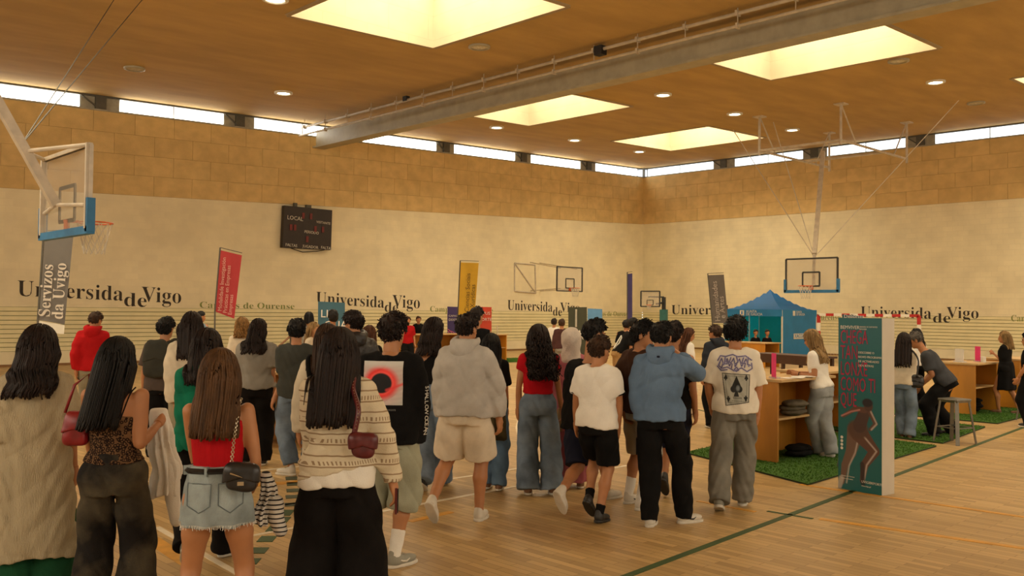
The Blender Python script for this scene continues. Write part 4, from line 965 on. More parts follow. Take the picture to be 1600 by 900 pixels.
    def patch(s, name, pic, c, rt, up, w, h_, d, f=None, m=None, off=.004):
        """flat print laid onto the cloth: c = centre in front of the surface, d = direction towards it"""
        f = f or s.shirt_f; U, Vv = np.meshgrid(np.linspace(-.5, .5, pic.w+1), np.linspace(.5, -.5, pic.h+1)); P = c+U[..., None]*rt*w+Vv[..., None]*up*h_
        P = s.project(f, P.reshape(-1, 3), d, off); P = P-d*0; return grid_print(name, pic, P, m or vcol_mat('cloth_print'), s.root)
    def wpt(s, p): return Vector(s.b+s.Ri.T@np.array(p, float))
    def hug(s, pts, off=.012, n=30, f=None):
        pts = np.array(pts, float); L_ = np.r_[0, np.cumsum(np.linalg.norm(np.diff(pts, axis=0), axis=1))]; u = np.linspace(0, L_[-1], n)
        Q = np.stack([np.interp(u, L_, pts[:, j]) for j in range(3)], 1); f = f or getattr(s, 'shirt_f', s.bodyf); e = .004
        for it in range(12):
            d = f(Q); G = np.stack([f(Q+V3(e, 0, 0))-d, f(Q+V3(0, e, 0))-d, f(Q+V3(0, 0, e))-d], 1); G /= np.linalg.norm(G, axis=1)[:, None]+1e-9
            Q = Q+G*np.clip(off-d, 0, .05)[:, None]
            Q[1:-1] = Q[1:-1]*.6+.2*(Q[2:]+Q[:-2]) if it < 8 else Q[1:-1]
        return Q
    def blob(s, name, f, m, lo, hi, h, origin, parent=None):      # a field mesh given in world space relative to origin
        V, F = surf(f, lo, hi, h); W_ = V@s.Ri + s.b - np.array(origin); return smooth_np(name, [(W_, F)], m, parent)
    def loc(s, px, py, dD=0.): return s.Ri@(np.array(atD(px, py, s.D+dD))-s.b)
m_hairs = {n: mat('hair_'+n, tuple(x*.8 for x in c), .6, .35, 30., .3, 220., stretch=(1, 1, .15)) for n, c in dict(black=(.007, .005, .004), dark=(.018, .008, .005), brown=(.05, .021, .008), light=(.11, .048, .015), auburn=(.11, .038, .014), blonde=(.36, .22, .085), curly=(.30, .15, .04), grey=(.10, .085, .07)).items()}

for m_ in m_hairs.values(): m_.node_tree.nodes['Principled BSDF'].inputs['Specular IOR Level'].default_value = .3
# ============================================================ THE CROWD
def dn(name, c, v=.22, sc=5.): return fab(name, c, v, sc, bump=.3, bscale=230.)
def stripes(name, base, line, period, width, dots=None, axis=2):
    m = fab(name, base, .08, 9); nt, N, b = nd(m); src = b.inputs['Base Color'].links[0].from_socket
    tc = N.new('ShaderNodeTexCoord'); sp = N.new('ShaderNodeSeparateXYZ'); nt.links.new(tc.outputs['Object'], sp.inputs[0])
    def M2(op, a, b_): n = N.new('ShaderNodeMath'); n.operation = op; [nt.links.new(v, n.inputs[i]) if hasattr(v, 'links') else setattr(n.inputs[i], 'default_value', v) for i, v in enumerate((a, b_))]; return n.outputs[0]
    wob = N.new('ShaderNodeTexNoise'); wob.inputs['Scale'].default_value = 9; nt.links.new(tc.outputs['Object'], wob.inputs['Vector'])
    z = M2('ADD', sp.outputs[axis], M2('MULTIPLY', wob.outputs[0], period*.25)); fr = M2('FRACT', M2('DIVIDE', z, period), 0.); k = M2('LESS_THAN', fr, width)
    if dots:
        x = M2('FRACT', M2('DIVIDE', M2('ADD', sp.outputs[0], sp.outputs[1]), dots[0]), 0.); f2 = M2('FRACT', M2('DIVIDE', z, period*2), 0.)
        band = M2('MULTIPLY', M2('GREATER_THAN', f2, .62), M2('LESS_THAN', f2, .80)); k2 = M2('MULTIPLY', band, M2('LESS_THAN', x, dots[1])); k = M2('MAXIMUM', k, k2)
    mx = N.new('ShaderNodeMix'); mx.data_type = 'RGBA'; nt.links.new(k, mx.inputs[0]); nt.links.new(src, mx.inputs[6]); mx.inputs[7].default_value = (*line, 1); nt.links.new(mx.outputs[2], b.inputs['Base Color']); return m
def leopard():
    m = fab('leopard_print', (.14, .075, .035), .2, 20); nt, N, b = nd(m); src = b.inputs['Base Color'].links[0].from_socket
    tc = N.new('ShaderNodeTexCoord'); v = N.new('ShaderNodeTexVoronoi'); v.inputs['Scale'].default_value = 62; nt.links.new(tc.outputs['Object'], v.inputs['Vector'])
    cr = N.new('ShaderNodeValToRGB'); e = cr.color_ramp.elements; e[0].position = .28; e[0].color = (0, 0, 0, 1); e[1].position = .34; e[1].color = (1, 1, 1, 1); e2 = e.new(.58); e2.color = (1, 1, 1, 1); e3 = e.new(.64); e3.color = (0, 0, 0, 1); nt.links.new(v.outputs[0], cr.inputs[0])
    mx = N.new('ShaderNodeMix'); mx.data_type = 'RGBA'; nt.links.new(cr.outputs[0], mx.inputs[0]); nt.links.new(src, mx.inputs[6]); mx.inputs[7].default_value = (.015, .008, .006, 1); nt.links.new(mx.outputs[2], b.inputs['Base Color']); return m
HB, HD = m_hairs['black'], m_hairs['dark']
f_black = fab('black_cotton', (.006, .0055, .0055), .25); f_blackj = fab('black_trouser_cloth', (.007, .0055, .005), .25); f_white = fab('white_cotton', (.82, .78, .70), .05); f_cream = fab('cream_cotton', (.64, .55, .41))
d_blue = dn('blue_denim', (.10, .165, .25)); d_pale = dn('pale_denim', (.33, .35, .36)); d_grey = dn('grey_denim', (.20, .19, .16)); d_mid = dn('mid_denim', (.16, .215, .29), .4, 4)
s_black = mat('black_shoe', (.02, .019, .018), .5); s_white = mat('white_shoe', (.62, .57, .48), .55); s_grey = mat('grey_shoe', (.26, .25, .2), .6); s_tan = mat('tan_sandal', (.2, .1, .05), .6)
l_red = mat('red_leather', (.22, .008, .012), .35, .2, 20); l_black = mat('black_leather', (.014, .012, .012), .35, .2, 25); l_maroon = mat('maroon_leather', (.09, .01, .012), .35, .2, 25); l_brown = mat('brown_leather', (.10, .035, .015), .45)
m_gold = mat('pale_chain_metal', (.6, .52, .38), .3, metal=.8)

def bag(name, label, p, c, size, m, strap=None, strapm=None, sr=.006, flap=True, sag=.25, studs=False, cat='bag', deco=None, yaw=0.):
    """rounded soft bag; c local centre, size (w, d, h), strap = list of local points"""
    w_, d_, h_ = np.array(size)/2; org = p.wpt(V3(c[0], c[1], c[2]-h_)); t = thing(name, label, cat, org); c = np.array(c, float); Ry = rotz(yaw); sd = p.seed
    def f(P):
        q = (P-c)@Ry; x, y, z = q.T; ww = w_*(1+sag*(-z/h_)*.5); dd = d_*(1+sag*.8*(-z/h_)); n = 4
        k = ((np.abs(x)/ww)**n+(np.abs(y)/dd)**2.6+(np.abs(z)/h_)**n)**(1/n); return (k-1)*min(w_, d_, h_)*1.0+.0025*np.sin(40*x+sd)*np.sin(33*z)
    p.blob('bag_body', f, m, c-.3, c+.3, .007 if p.D < 8 else .011, org, t)
    if flap:
        g = lambda P: np.maximum(np.maximum(f(P)-.006, -f(P)-.004), -((P-c)[:, 2]-h_*.05+.3*np.abs(((P-c)@Ry)[:, 0]))); p.blob('flap', g, m, c-.3, c+.3, .007 if p.D < 8 else .011, org, t)
    if strap is not None:
        Q = [p.wpt(q)-org for q in strap]; MB().tube(Q, sr, 6).build('strap', strapm or m, t, True)
        if studs:
            for q in Q[2:-2:1]: MB().lathe([(0, .004), (.004, .0), (0, -.004)], tuple(q+(Vector((0, 0, CAMZ))-org).normalized()*sr*.95), 6).build('stud', m_gold, t)
    if deco: deco(t, org)
    return t
def chainlink(p, pts, t, org, r=.007):
    for i, q in enumerate(pts[:-1]):
        a, b_ = p.wpt(q)-org, p.wpt(pts[i+1])-org; d = (b_-a); u = d.normalized(); v = u.orthogonal().normalized(); v = v if i % 2 else u.cross(v); c = (a+b_)/2; L_ = d.length*.62
        MB().tube([c+u*L_*cos(2*pi*j/8)+v*r*sin(2*pi*j/8) for j in range(8)], .0022, 4, True).build('chain_link', m_gold, t)

# ---- 1 beige tunic
p = Person('woman with wavy dark hair in a long beige tunic, cut by the left edge', 62, 5.3, 510, .15, female=True, hands=[(8, 745), (118, 752)], head=(.25, .1), hip=60)
p.body(); p.pants(fab('green_trouser', (.012, .07, .03)), thigh=.10, knee=.11, ankle=.11)
m_tun = fab('beige_crinkle', (.42, .35, .23), .10, 6, bump=.5, bscale=60., stretch=(3, 3, .5)); p.top(m_tun, hem=-.58, infl=.02, sleeve=1.15, srad=.085, drape=.185, fold=.008, flare=.22, name='tunic', neck=.49)
p.longhair(HD, .27, n=480, wave=.015, wfreq=38, spread=.10, seed=2, vol=.024)
# ---- 2 camisole
p = Person('woman with straight black hair in a leopard print camisole and washed black jeans', 183, 5.0, 527, .3, female=True, hands=[(150, 740, .3), (249, 660, .12)], elbows=[None, (214, 716, -.12)], head=(.2, .05), stance=.13)
p.body(); p.pants(fab('washed_black_denim', (.015, .013, .012), .2, 3, col2=(.11, .09, .055), ramp=(.45, .68)), thigh=.090, knee=.084, ankle=.105, waist=.11, fold=.008)
p.top(leopard(), hem=.065, infl=.007, sleeve=0, drape=.10, fold=.002, neck=.33, name='camisole')
for i in (0, 1):
    sx = (-.085, .085)[i]; MB().tube([Vector(q) for q in p.hug([p.pel+p.up*.32*p.k+V3(sx*.8, -.13, 0), p.pel+p.up*.47*p.k+V3(sx*1.15, -.06, 0), p.pel+p.up*.49*p.k+V3(sx*1.15, .03, 0)], .003, 16, p.bodyf)], .004, 6).build('shoulder_strap', f_black, p.root)
p.longhair(HB, .35, n=560, spread=.115, seed=3, drift=-.05)
S0 = p.loc(119, 671, .05); bag('handbag', 'red pleated shoulder bag between the tunic and the camisole', p, S0, (.125, .08, .18), l_red, [S0+V3(-.06, 0, .09), S0+V3(-.02, .02, .24), S0+V3(.05, .04, .30), S0+V3(.07, 0, .09)], sr=.008)
def cloth_drape(label, p, top, length, w0, w1, m, name='jacket', d0=.04, parts=None):
    org = p.wpt(V3(top[0], top[1], top[2]-length)); t = thing(name, label, 'clothing', org); top = np.array(top); sd = p.seed
    def f(P):
        q = P-top; x, y, z = q.T; u = np.clip(-z/length, 0, 1); w = w0+(w1-w0)*np.sin(np.clip(u*1.25, 0, 1)*pi/2)-.02*u; x = x-.02*np.sin(5*u+sd)
        k_ = np.hypot(x/w, y/(d0*(1+.6*u)))-1; a = k_*np.minimum(w, d0)*.9+.012*np.sin(9*np.arctan2(y, x+1e-6)+4*z+sd)*np.clip(u*3, 0, 1)+.005*np.sin(30*z+20*x)
        return smax(smax(a, z-.02, .015), -z-length*(.92+.10*np.sin(14*x+sd)), .02)
    p.blob('cloth', f, m, top-V3(.25, .2, length+.06), top+V3(.25, .2, .08), .009, org, t)
    g = lambda P: smax(chain(P, [top-V3(-.05, 0, length*.55), top-V3(-.06, 0, length*.85), top-V3(-.085, 0, length*1.08)], [.05, .042, .036]), -P[:, 2]+0, .01)
    p.blob('sleeve', g, m, top-V3(.2, .15, length+.2), top+V3(.25, .15, .0), .01, org, t); return t
cloth_drape('crumpled white jacket hanging from the hand of the woman in the camisole', p, p.W[1]+p.hd[1]*.09+V3(-.01, -.02, .02), .58, .05, .082, f_white)
# ---- 3 denim skirt
p = Person('woman with long light brown hair in a red vest and frayed pale denim skirt', 345, 4.6, 545, .1, female=True, stance=.17, hands=[(315, 760, .35), (397, 752, .16)])
p.body(); m_rib = fab('red_rib', (.46, .008, .012), .08, 8, bump=.4, bscale=80., stretch=(4, 4, .3)); p.top(m_rib, hem=.12, infl=.006, sleeve=0, drape=.1, fold=.002, neck=.40, name='vest')
p.skirt(dn('pale_denim_skirt', (.27, .31, .31), .3, 6), -.165, .15, .138, .198, .104, .152, hemn=.012)
sk = p.skirt_f; k = p.k
def ring(f, z, off, n=40): 
    P = np.array([[.4*cos(2*pi*j/n), .4*sin(2*pi*j/n), 0] for j in range(n)])+V3(p.pel[0], p.pel[1], p.pel[2]+z*k); D_ = -(P-V3(p.pel[0], p.pel[1], p.pel[2]+z*k)); D_ /= np.linalg.norm(D_, axis=1)[:, None]
    for _ in range(16): P = P+D_*(f(P)-off)[:, None]*.8
    return P
wb = MB(); R1, R2, R3 = ring(sk, .143, .003), ring(sk, .119, .005), ring(sk, .133, .008); wb.tube([Vector(q) for q in R3], .014, 4, True); wb.build('belt', l_black, p.root)
for j in (0, 8, 12, 22, 28, 34): q = Vector(R3[j]); MB().box(q, (.012, .03, .045), rz=math.atan2(q.y, q.x)+pi/2).build('belt_loop', dn('pale_denim_skirt', (0, 0, 0)), p.root)
fz = MB(); Rh = ring(sk, -.152, .001, 150)
for q in Rh: q = Vector(q); fz.bar(q, q+Vector((rnd.uniform(-.006, .006), rnd.uniform(-.004, .004), -rnd.uniform(.01, .028))), .0026, n=3)
o = fz.build('frayed_hem', f_white, p.root); o['kind'] = 'stuff'
for cx in (-.075, .075):
    c0 = p.pel+V3(cx, -.4, .012); pk = [c0+V3(a, 0, b_) for a, b_ in ((-.058, .05), (.058, .05), (.056, -.055), (0, -.09), (-.056, -.055), (-.058, .05))]
    pts = []
    for a, b_ in zip(pk[:-1], pk[1:]): pts += [a+(b_-a)*t_ for t_ in (0, .25, .5, .75)]
    Q = p.project(sk, pts, V3(0, 1, 0), .002); MB().tube([Vector(q) for q in Q], .0028, 4, True).build('pocket', dn('denim_seam', (.15, .18, .19)), p.root)
p.longhair(m_hairs['light'], .30, n=640, drift=-.02, spread=.12, seed=5, wave=.003, wfreq=16)
B0 = p.loc(377, 747, -.19); S1 = p.hug([B0+V3(-.05, .02, .05), B0+V3(-.04, .05, .2), p.S[1]+V3(-.04, -.06, .0), p.S[1]+V3(-.03, .0, .06)], .014, 34, lambda P: np.minimum(p.shirt_f(P), p.bodyf(P)))
def deco(t, org):
    chainlink(p, S1, t, org); wv = B0+V3(.0, -.040, -.02)
    MB().box(p.wpt(wv)-org, (.03, .006, .018), rz=p.ang).build('clasp', m_gold, t); q = [p.wpt(B0+V3(-.05+.011*j, -.036, .03-.004*j))-org for j in range(10)]; MB().tube(q, .0035, 5).build('zip', m_gold, t)
bag('crossbody_bag', 'small black bag on a chain against the denim skirt', p, B0, (.15, .06, .13), l_black, deco=deco, yaw=-.1, sag=.1)
cloth_drape('black and white striped shirt hung over an arm beside the denim skirt', p, p.W[1]+V3(.055, .0, .03), .27, .03, .05, stripes('breton', (.62, .57, .5), (.02, .018, .02), .024, .32, axis=2), name='striped_shirt')
# ---- 4 striped knit
p = Person('woman with long straight dark hair in a cream striped knit and wide black trousers', 531, 4.9, 513, .12, female=True, hands=[(500, 745, .25), (622, 782, .0)], elbows=[None, (612, 700, -.06)], skin_='a', head=(.1, 0), w=1.0, stance=.15)
p.body(); p.pants(f_blackj, thigh=.105, knee=.12, ankle=.15, waist=.06, fold=.006); p.top(fab('white_poplin', (.78, .74, .66), .05), hem=-.07, infl=.022, sleeve=0, drape=.15, fold=.006, name='undershirt', neck=.3, flare=.2)
m_kn = stripes('striped_knit', (.66, .57, .41), (.32, .225, .135), .056, .14, (.022, .4)); p.top(m_kn, hem=.01, infl=.026, sleeve=1.94, srad=.066, drape=.155, fold=.007, hemtilt=.18, name='jumper', flare=.1)
p.longhair(HD, .37, n=620, drift=-.015, spread=.118, seed=7, vol=.018)
B0 = p.loc(567, 697, -.24); S1 = p.hug([B0+V3(-.05, .02, .05), p.loc(562, 640, -.22), p.S[1]+V3(-.07, -.08, .03), p.S[1]+V3(-.06, .0, .075)], .012, 22)
S2 = p.hug([B0+V3(.05, .02, .05), p.loc(575, 640, -.2), p.S[1]+V3(-.04, -.08, .03), p.S[1]+V3(-.03, .0, .075)], .012, 22)
bag('shoulder_bag', 'small maroon leather bag on the studded strap of the striped knit', p, B0, (.125, .055, .12), l_maroon, S1, sr=.014, studs=True, sag=.05)
c = p.W[1]+p.hd[1]*.09; t = thing('phone', 'dark red phone in the hand of the woman in the striped knit', 'phone', p.wpt(c-V3(0, 0, .06))); MB().box(Vector((0, 0, .05)), (.072, .012, .14), rz=.9).build('case', l_maroon, t); MB().box(Vector((.008, -.006, .05)), (.064, .004, .13), rz=.9).build('screen', m_black, t)
# ---- 5 eclipse print
p = Person('man in a black jumper with a glowing red ring print and sage shorts', 612, 6.3, 490, .15, feet=[(575, 878), (617, 884)], foot_yaw=(0, .75), w=1.03, head=(.45, .05), hands=[(572, 700, .1), (650, 712, .02)], elbows=[None, (662, 655, .02)])
p.body(); p.pants(fab('sage_cotton', (.33, .33, .24)), name='shorts', length=.63, thigh=.105, knee=.10, ankle=.10); p.top(f_black, hem=-.10, infl=.024, sleeve=1.95, srad=.078, drape=.19, fold=.006, name='jumper')
for i in (0, 1): p.sock(f_white, i, .17); p.shoe(s_grey, i, stripe=s_white)
P_ = Pic(96, 110, (.52, .52, .47)); P_.put(.5+.5*np.sin(P_.Y*60+8*P_.X), (.40, .40, .37), .35); P_.ell(.45, .5, .52, .46, (.75, .25, .25), .5, .9); P_.ell(.45, .5, .42, .36, (.80, .02, .02), 1, .35); P_.ell(.47, .5, .34, .28, (.95, .12, .10), .8, .3); P_.ell(.46, .5, .27, .23, (.01, .01, .012), 1, .12)
P_.seg([(.6, .66), (1., .52)], .03, (.8, .05, .05), .8, 1.1, .05); P_.ell(.5, 0, .9, .12, (.60, .60, .56), .7, 1.)
p.patch('chest_print', P_, p.pel+p.up*.315*p.k+V3(-.035, -.4, 0), p.rt, p.up, .275, .30, V3(0, 1, 0))
P_ = Pic(60, 8, (0, 0, 0), True)
for j in range(12): P_.seg([(.05+j*.08, .2), (.08+j*.08, .8)], .012, (.25, .24, .22), 1, .13)
p.patch('caption_print', P_, p.pel+p.up*.135*p.k+V3(.0, -.4, 0), p.rt, p.up, .12, .016, V3(0, 1, 0))
e0, e1 = p.S[1]*.45+p.E[1]*.55+V3(.04, -.04, 0), p.E[1]*.2+p.W[1]*.8+V3(.035, -.04, 0)
for j, ch in enumerate('SHALLOW OCEAN'):
    q = e0+(e1-e0)*j/13; q2 = p.hug([q+V3(.03, -.06, 0), q+V3(.03, -.06, .001)], .004, 2)[0]; q2 = p.project(p.shirt_f, [q+V3(.12, -.12, 0)], V3(-.707, .707, 0), .004)[0]
    text(ch, 'lettering', m_sw, plane_T(Vector(q2), (.05, .05, -1), (.707, .707, 0)), .045, p.root, .0008)
p.shorthair(m_hairs['dark'], .022, fade=.7, curl=.006, freq=60, seed=3)
# ---- 6 grey hoodie
p = Person('stocky man in a light grey hoodie and cream shorts walking one heel lifted', 728, 7.6, 490, .35, feet=[(680, 806, .06), (750, 812)], foot_pitch=(.9, 0), w=1.17, head=(.35, .05), hands=[(690, 650, .15), (782, 664, .0)], elbows=[None, (785, 600, 0)])
p.body(); p.pants(fab('cream_shorts_cloth', (.68, .58, .44)), name='shorts', length=.46, thigh=.105, knee=.105); p.top(fab('grey_fleece', (.46, .43, .39)), hem=-.05, infl=.024, sleeve=1.93, srad=.078, drape=.20, fold=.008, name='hoodie')
def hood(p, m, sx=1.):
    c = p.nb-p.fw*.055+p.up*.005; k = p.k
    f = lambda P: smax(smin(ellip(P, c-p.fw*.03+V3(0, 0, -.03), (.10*k, .06*k, .085*k)), np.hypot(np.hypot((P-c)[:, 0]*.95, (P-c-p.fw*.05)[:, 1])-.085*k, (P-c)[:, 2]-.02*k-.25*(P-c)[:, 1])-.033*k, .03), -(np.linalg.norm((P-p.hc)*V3(1, 1, .8), axis=1)-.105), .01)+folds(P*1.6, p.seed, .004)
    return p.mesh('hood', f, m, c-.2, c+.2)
hood(p, MATS['grey_fleece']); [p.shoe(s_white, i) for i in (0, 1)]; p.shorthair(HD, .016, fade=.9)
# ---- 7 one-shoulder top
p = Person('woman with wavy dark hair in a black one-shoulder top and straight blue jeans', 677, 8.9, 497, .35, female=True, feet=[(662, 764, .03), (692, 757)], foot_pitch=(.5, 0), head=(.5, .05))
p.body(); p.pants(d_mid, thigh=.095, knee=.09, ankle=.10, waist=.12); p.top(f_black, hem=.08, infl=.007, sleeve=0, drape=.1, fold=.003, neck=.49, diag=(.40, .75), name='top'); p.shoes(s_black); p.longhair(HD, .24, n=380, wave=.014, wfreq=42, spread=.11, seed=8, vol=.022)
S0 = p.loc(646, 625, -.1); bag('handbag', 'brown shoulder bag half hidden beside the one-shoulder top', p, S0, (.16, .08, .14), l_brown, p.hug([S0+V3(0, 0, .06), p.S[0]+V3(-.02, -.06, 0), p.S[0]+V3(.02, .02, .05)], .01, 16, p.bodyf), sr=.01)
# ---- 8 short woman, black tee, olive cardigan
p = Person('short woman in a black tee, olive cardigan, right of the grey hoodie', 768, 9.0, 521, .2, female=True, feet=[(762, 763), (780, 766)], hands=[(745, 650, .1), (792, 655, .1)])
p.body(); p.pants(d_blue, thigh=.09, knee=.075, ankle=.07); p.top(f_black, hem=-.02, sleeve=.8, srad=.07, drape=.15, infl=.016); p.skirt(fab('olive_knit', (.07, .055, .025)), -.36, .06, .165, .19, .12, .14, name='cardigan', fold=.012, hemn=.05); p.shoes(s_tan, style='slip'); p.longhair(HB, .28, n=320, seed=9)
# ---- 9 red off-shoulder
p = Person('woman with long dark curls in a red off-shoulder top and wide blue jeans', 842, 8.75, 509, 0, female=True, feet=[(825, 772), (863, 772)], hands=[(808, 652, .05), (879, 650, .1)], elbows=[(810, 605, .0), None])
p.body(); p.pants(d_mid, thigh=.095, knee=.092, ankle=.108, waist=.15); p.top(fab('red_jersey', (.42, .006, .012), .1), hem=.10, infl=.022, sleeve=.42, srad=.062, drape=.11, fold=.004, neck=.385, name='top'); p.shoes(s_tan, style='slip'); p.longhair(m_hairs['dark'], .38, n=460, drift=.05, curl=.017, wfreq=62, spread=.125, seed=10, vol=.03)
t = MB(); 
# ---- 10 headscarf
p = Person('woman in an off-white headscarf and a long pink tunic', 893, 9.1, 514, 0, female=True, feet=[(885, 758), (907, 762)])
f_pink = fab('pink_cloth', (.50, .16, .19), .12); f_scarf = fab('scarf_cloth', (.62, .54, .46), .10, 12, bump=.4, bscale=70.)
p.body(); p.top(f_pink, hem=-.30, infl=.02, sleeve=1.9, srad=.07, drape=.17, fold=.006, flare=.25, name='tunic'); p.skirt(fab('pink_cloth_deep', (.40, .12, .15)), -.86, -.1, .16, .20, .12, .17, fold=.01)
def scarf(P):
    q = (P-p.hc)@p.hM; x, y, z = q.T; d = ellip(q, V3(0, -.02, .018), (.105, .118, .128)); d = smin(d, ellip(q, V3(0, -.015, -.12), (.095, .10, .11)), .05); d = smin(d, ellip(q, V3(0, -.03, -.20), (.15, .10, .06)), .05)
    d = smax(d, -ellip(q, V3(0, .12, -.01), (.062, .08, .085)), .01); return d+.004*np.sin(34*(z*.8+x+.5*y))*np.sin(9*x+2)+.003*np.sin(60*(z-x))
p.mesh('headscarf', scarf, f_scarf, p.hc-.3, p.hc+.22); p.shoes(s_tan)
bag('tote_bag', 'beige tote bag between the red top and the pink tunic', p, p.loc(878, 655, -.1), (.12, .1, .24), fab('tote', (.32, .22, .11)), [p.loc(878, 635, -.1), p.loc(880, 600, -.08), p.loc(882, 575, -.05)], flap=False)
# ---- 11 tall man in black jumper, leaning right
p = Person('tall man in a black jumper and navy shorts stepping off to the right', 930, 8.4, 495, .55, feet=[(884, 792, .10), (950, 779)], foot_pitch=(1., 0), foot_yaw=(0, .3), hip=915, side=.10, head=(.55, .15), w=1.05, hands=[(897, 690, .05), (960, 690, .2)])
p.body(); p.pants(fab('navy_cotton', (.012, .014, .03)), name='shorts', length=.48, thigh=.10, knee=.10); p.top(f_black, hem=-.10, infl=.025, sleeve=1.9, srad=.08, drape=.19, fold=.006, name='jumper'); [p.shoe(s_white, i) for i in (0, 1)]; p.shorthair(HB, .02, curl=.004, ln=.024)
# ---- 12 boy in white tee
p = Person('boy in a white tee with banded sleeves, black shorts and chunky black trainers', 934, 7.6, 525, .3, feet=[(924, 800, .06), (938, 816)], foot_pitch=(.75, .1), foot_yaw=(.1, .2), hands=[(900, 670, .2), (966, 685, .05)], elbows=[None, (968, 625, 0)], head=(.5, .1), skin_='a')
p.body(); p.pants(f_black, name='shorts', length=.44, thigh=.10, knee=.095); p.top(f_white, hem=-.06, sleeve=.72, srad=.07, drape=.175, infl=.018, fold=.006)
for i in (0, 1):
    S_, E_ = p.S[i], p.E[i]; u = (E_-S_)/np.linalg.norm(E_-S_); c = S_+(E_-S_)*.69; v = np.cross(u, V3(0, 1, 0)); v /= np.linalg.norm(v); w_ = np.cross(u, v); Q = p.hug([c+(v*cos(2*pi*j/20)+w_*sin(2*pi*j/20))*.06 for j in range(20)], .002, 20)
    MB().tube([Vector(q) for q in [c+(v*cos(2*pi*j/20)+w_*sin(2*pi*j/20))*.0685*p.k for j in range(20)]], .008, 5, True).build('sleeve_band', f_black, p.root)
[p.shoe(s_black, i, s_black) for i in (0, 1)]; [p.sock(f_black, i, .07) for i in (0, 1)]; p.shorthair(m_hairs['brown'], .018, fade=.9, ln=.025)
# ---- 13 brown jacket, face seen
p = Person('young man in a brown jacket and pale shorts looking back to the right', 1000, 8.3, 502, .9, feet=[(986, 786), (1004, 796)], foot_yaw=(-.2, -.2), head=(.95, .15), hands=[(975, 640, .0), (1030, 640, .2)], skin_='a')
p.body(); p.pants(fab('pale_grey_cotton', (.38, .34, .27)), name='shorts', length=.5, thigh=.10, knee=.095); p.top(fab('brown_jacket_cloth', (.055, .025, .015)), hem=-.06, infl=.026, sleeve=1.92, srad=.078, drape=.185, fold=.007, name='jacket'); [p.sock(f_white, i, .16) for i in (0, 1)]; [p.shoe(s_white, i, stripe=s_black) for i in (0, 1)]; p.shorthair(HB, .024, curl=.005, ln=.03)
# ---- 14 blue hoodie
p = Person('man in a washed blue hoodie and black cargo trousers with one arm raised', 1032, 7.6, 503, .1, feet=[(1016, 821), (1068, 816)], foot_yaw=(.1, .9), hands=[(1003, 655, .12), (1062, 556, .35)], elbows=[None, (1094, 592, .05)], head=(.3, .12), w=1.05)
f_bh = fab('washed_blue_fleece', (.115, .18, .28), .15, 4); p.body(); p.pants(f_black, thigh=.094, knee=.078, ankle=.056, fold=.010); p.top(f_bh, hem=-.04, infl=.024, sleeve=1.9, srad=.078, drape=.185, fold=.008, name='hoodie'); hood(p, f_bh)
c = p.nb-p.fw*.14+p.up*-.02; MB().lathe([(0, .01), (.014, .008), (.016, 0), (.014, -.008), (0, -.01)], tuple(c), 8).build('embroidered_logo', fab('navy_cotton', (0, 0, 0)), p.root)
[p.shoe(s_white, i, stripe=s_black) for i in (0, 1)]; p.shorthair(HB, .016, fade=.9)
for i in (0, 1):
    sg = (-1, 1)[i]; c = p.Hp[i]*.4+p.K[i]*.6; Q = p.project(p.pants_f, [c+V3(sg*.2, y_, z_) for y_, z_ in ((-.05, -.07), (.05, -.07), (.05, .07), (-.05, .07))], V3(-sg, 0, 0), .002); Q[:, 0] = Q[:, 0].mean()
    MB().slab([Vector(q) for q in Q], (sg, 0, 0), .012).build('cargo_pocket', f_black, p.root)
# ---- 15 man behind the blue hoodie
p = Person('man in dark clothes almost hidden behind the blue hoodie, black shoe with heel lifted', 1052, 9.2, 503, .2, feet=[(1040, 766, .06), (1060, 757)], foot_pitch=(.8, 0), head=(.3, 0)); p.body(); p.pants(fab('navy_cotton', (0, 0, 0)), name='shorts', length=.5); p.top(f_black, hem=-.05, sleeve=.8, drape=.17); p.shoes(s_black, sole=s_black); p.shorthair(m_hairs['dark'], .022)
# ---- 16
p = Person('woman with long auburn hair and a white cardigan, out beyond the blue hoodie', 1073, 14.8, 512, 1.0, female=True, feet=[(1068, 652), (1077, 650)], head=(.3, .25)); p.body(); p.pants(f_cream, thigh=.09, knee=.08, ankle=.075); p.top(f_white, hem=-.16, sleeve=1.9, srad=.075, drape=.17, infl=.02, name='cardigan'); p.shoes(s_tan); p.longhair(m_hairs['auburn'], .34, n=200, spread=.10, seed=12)
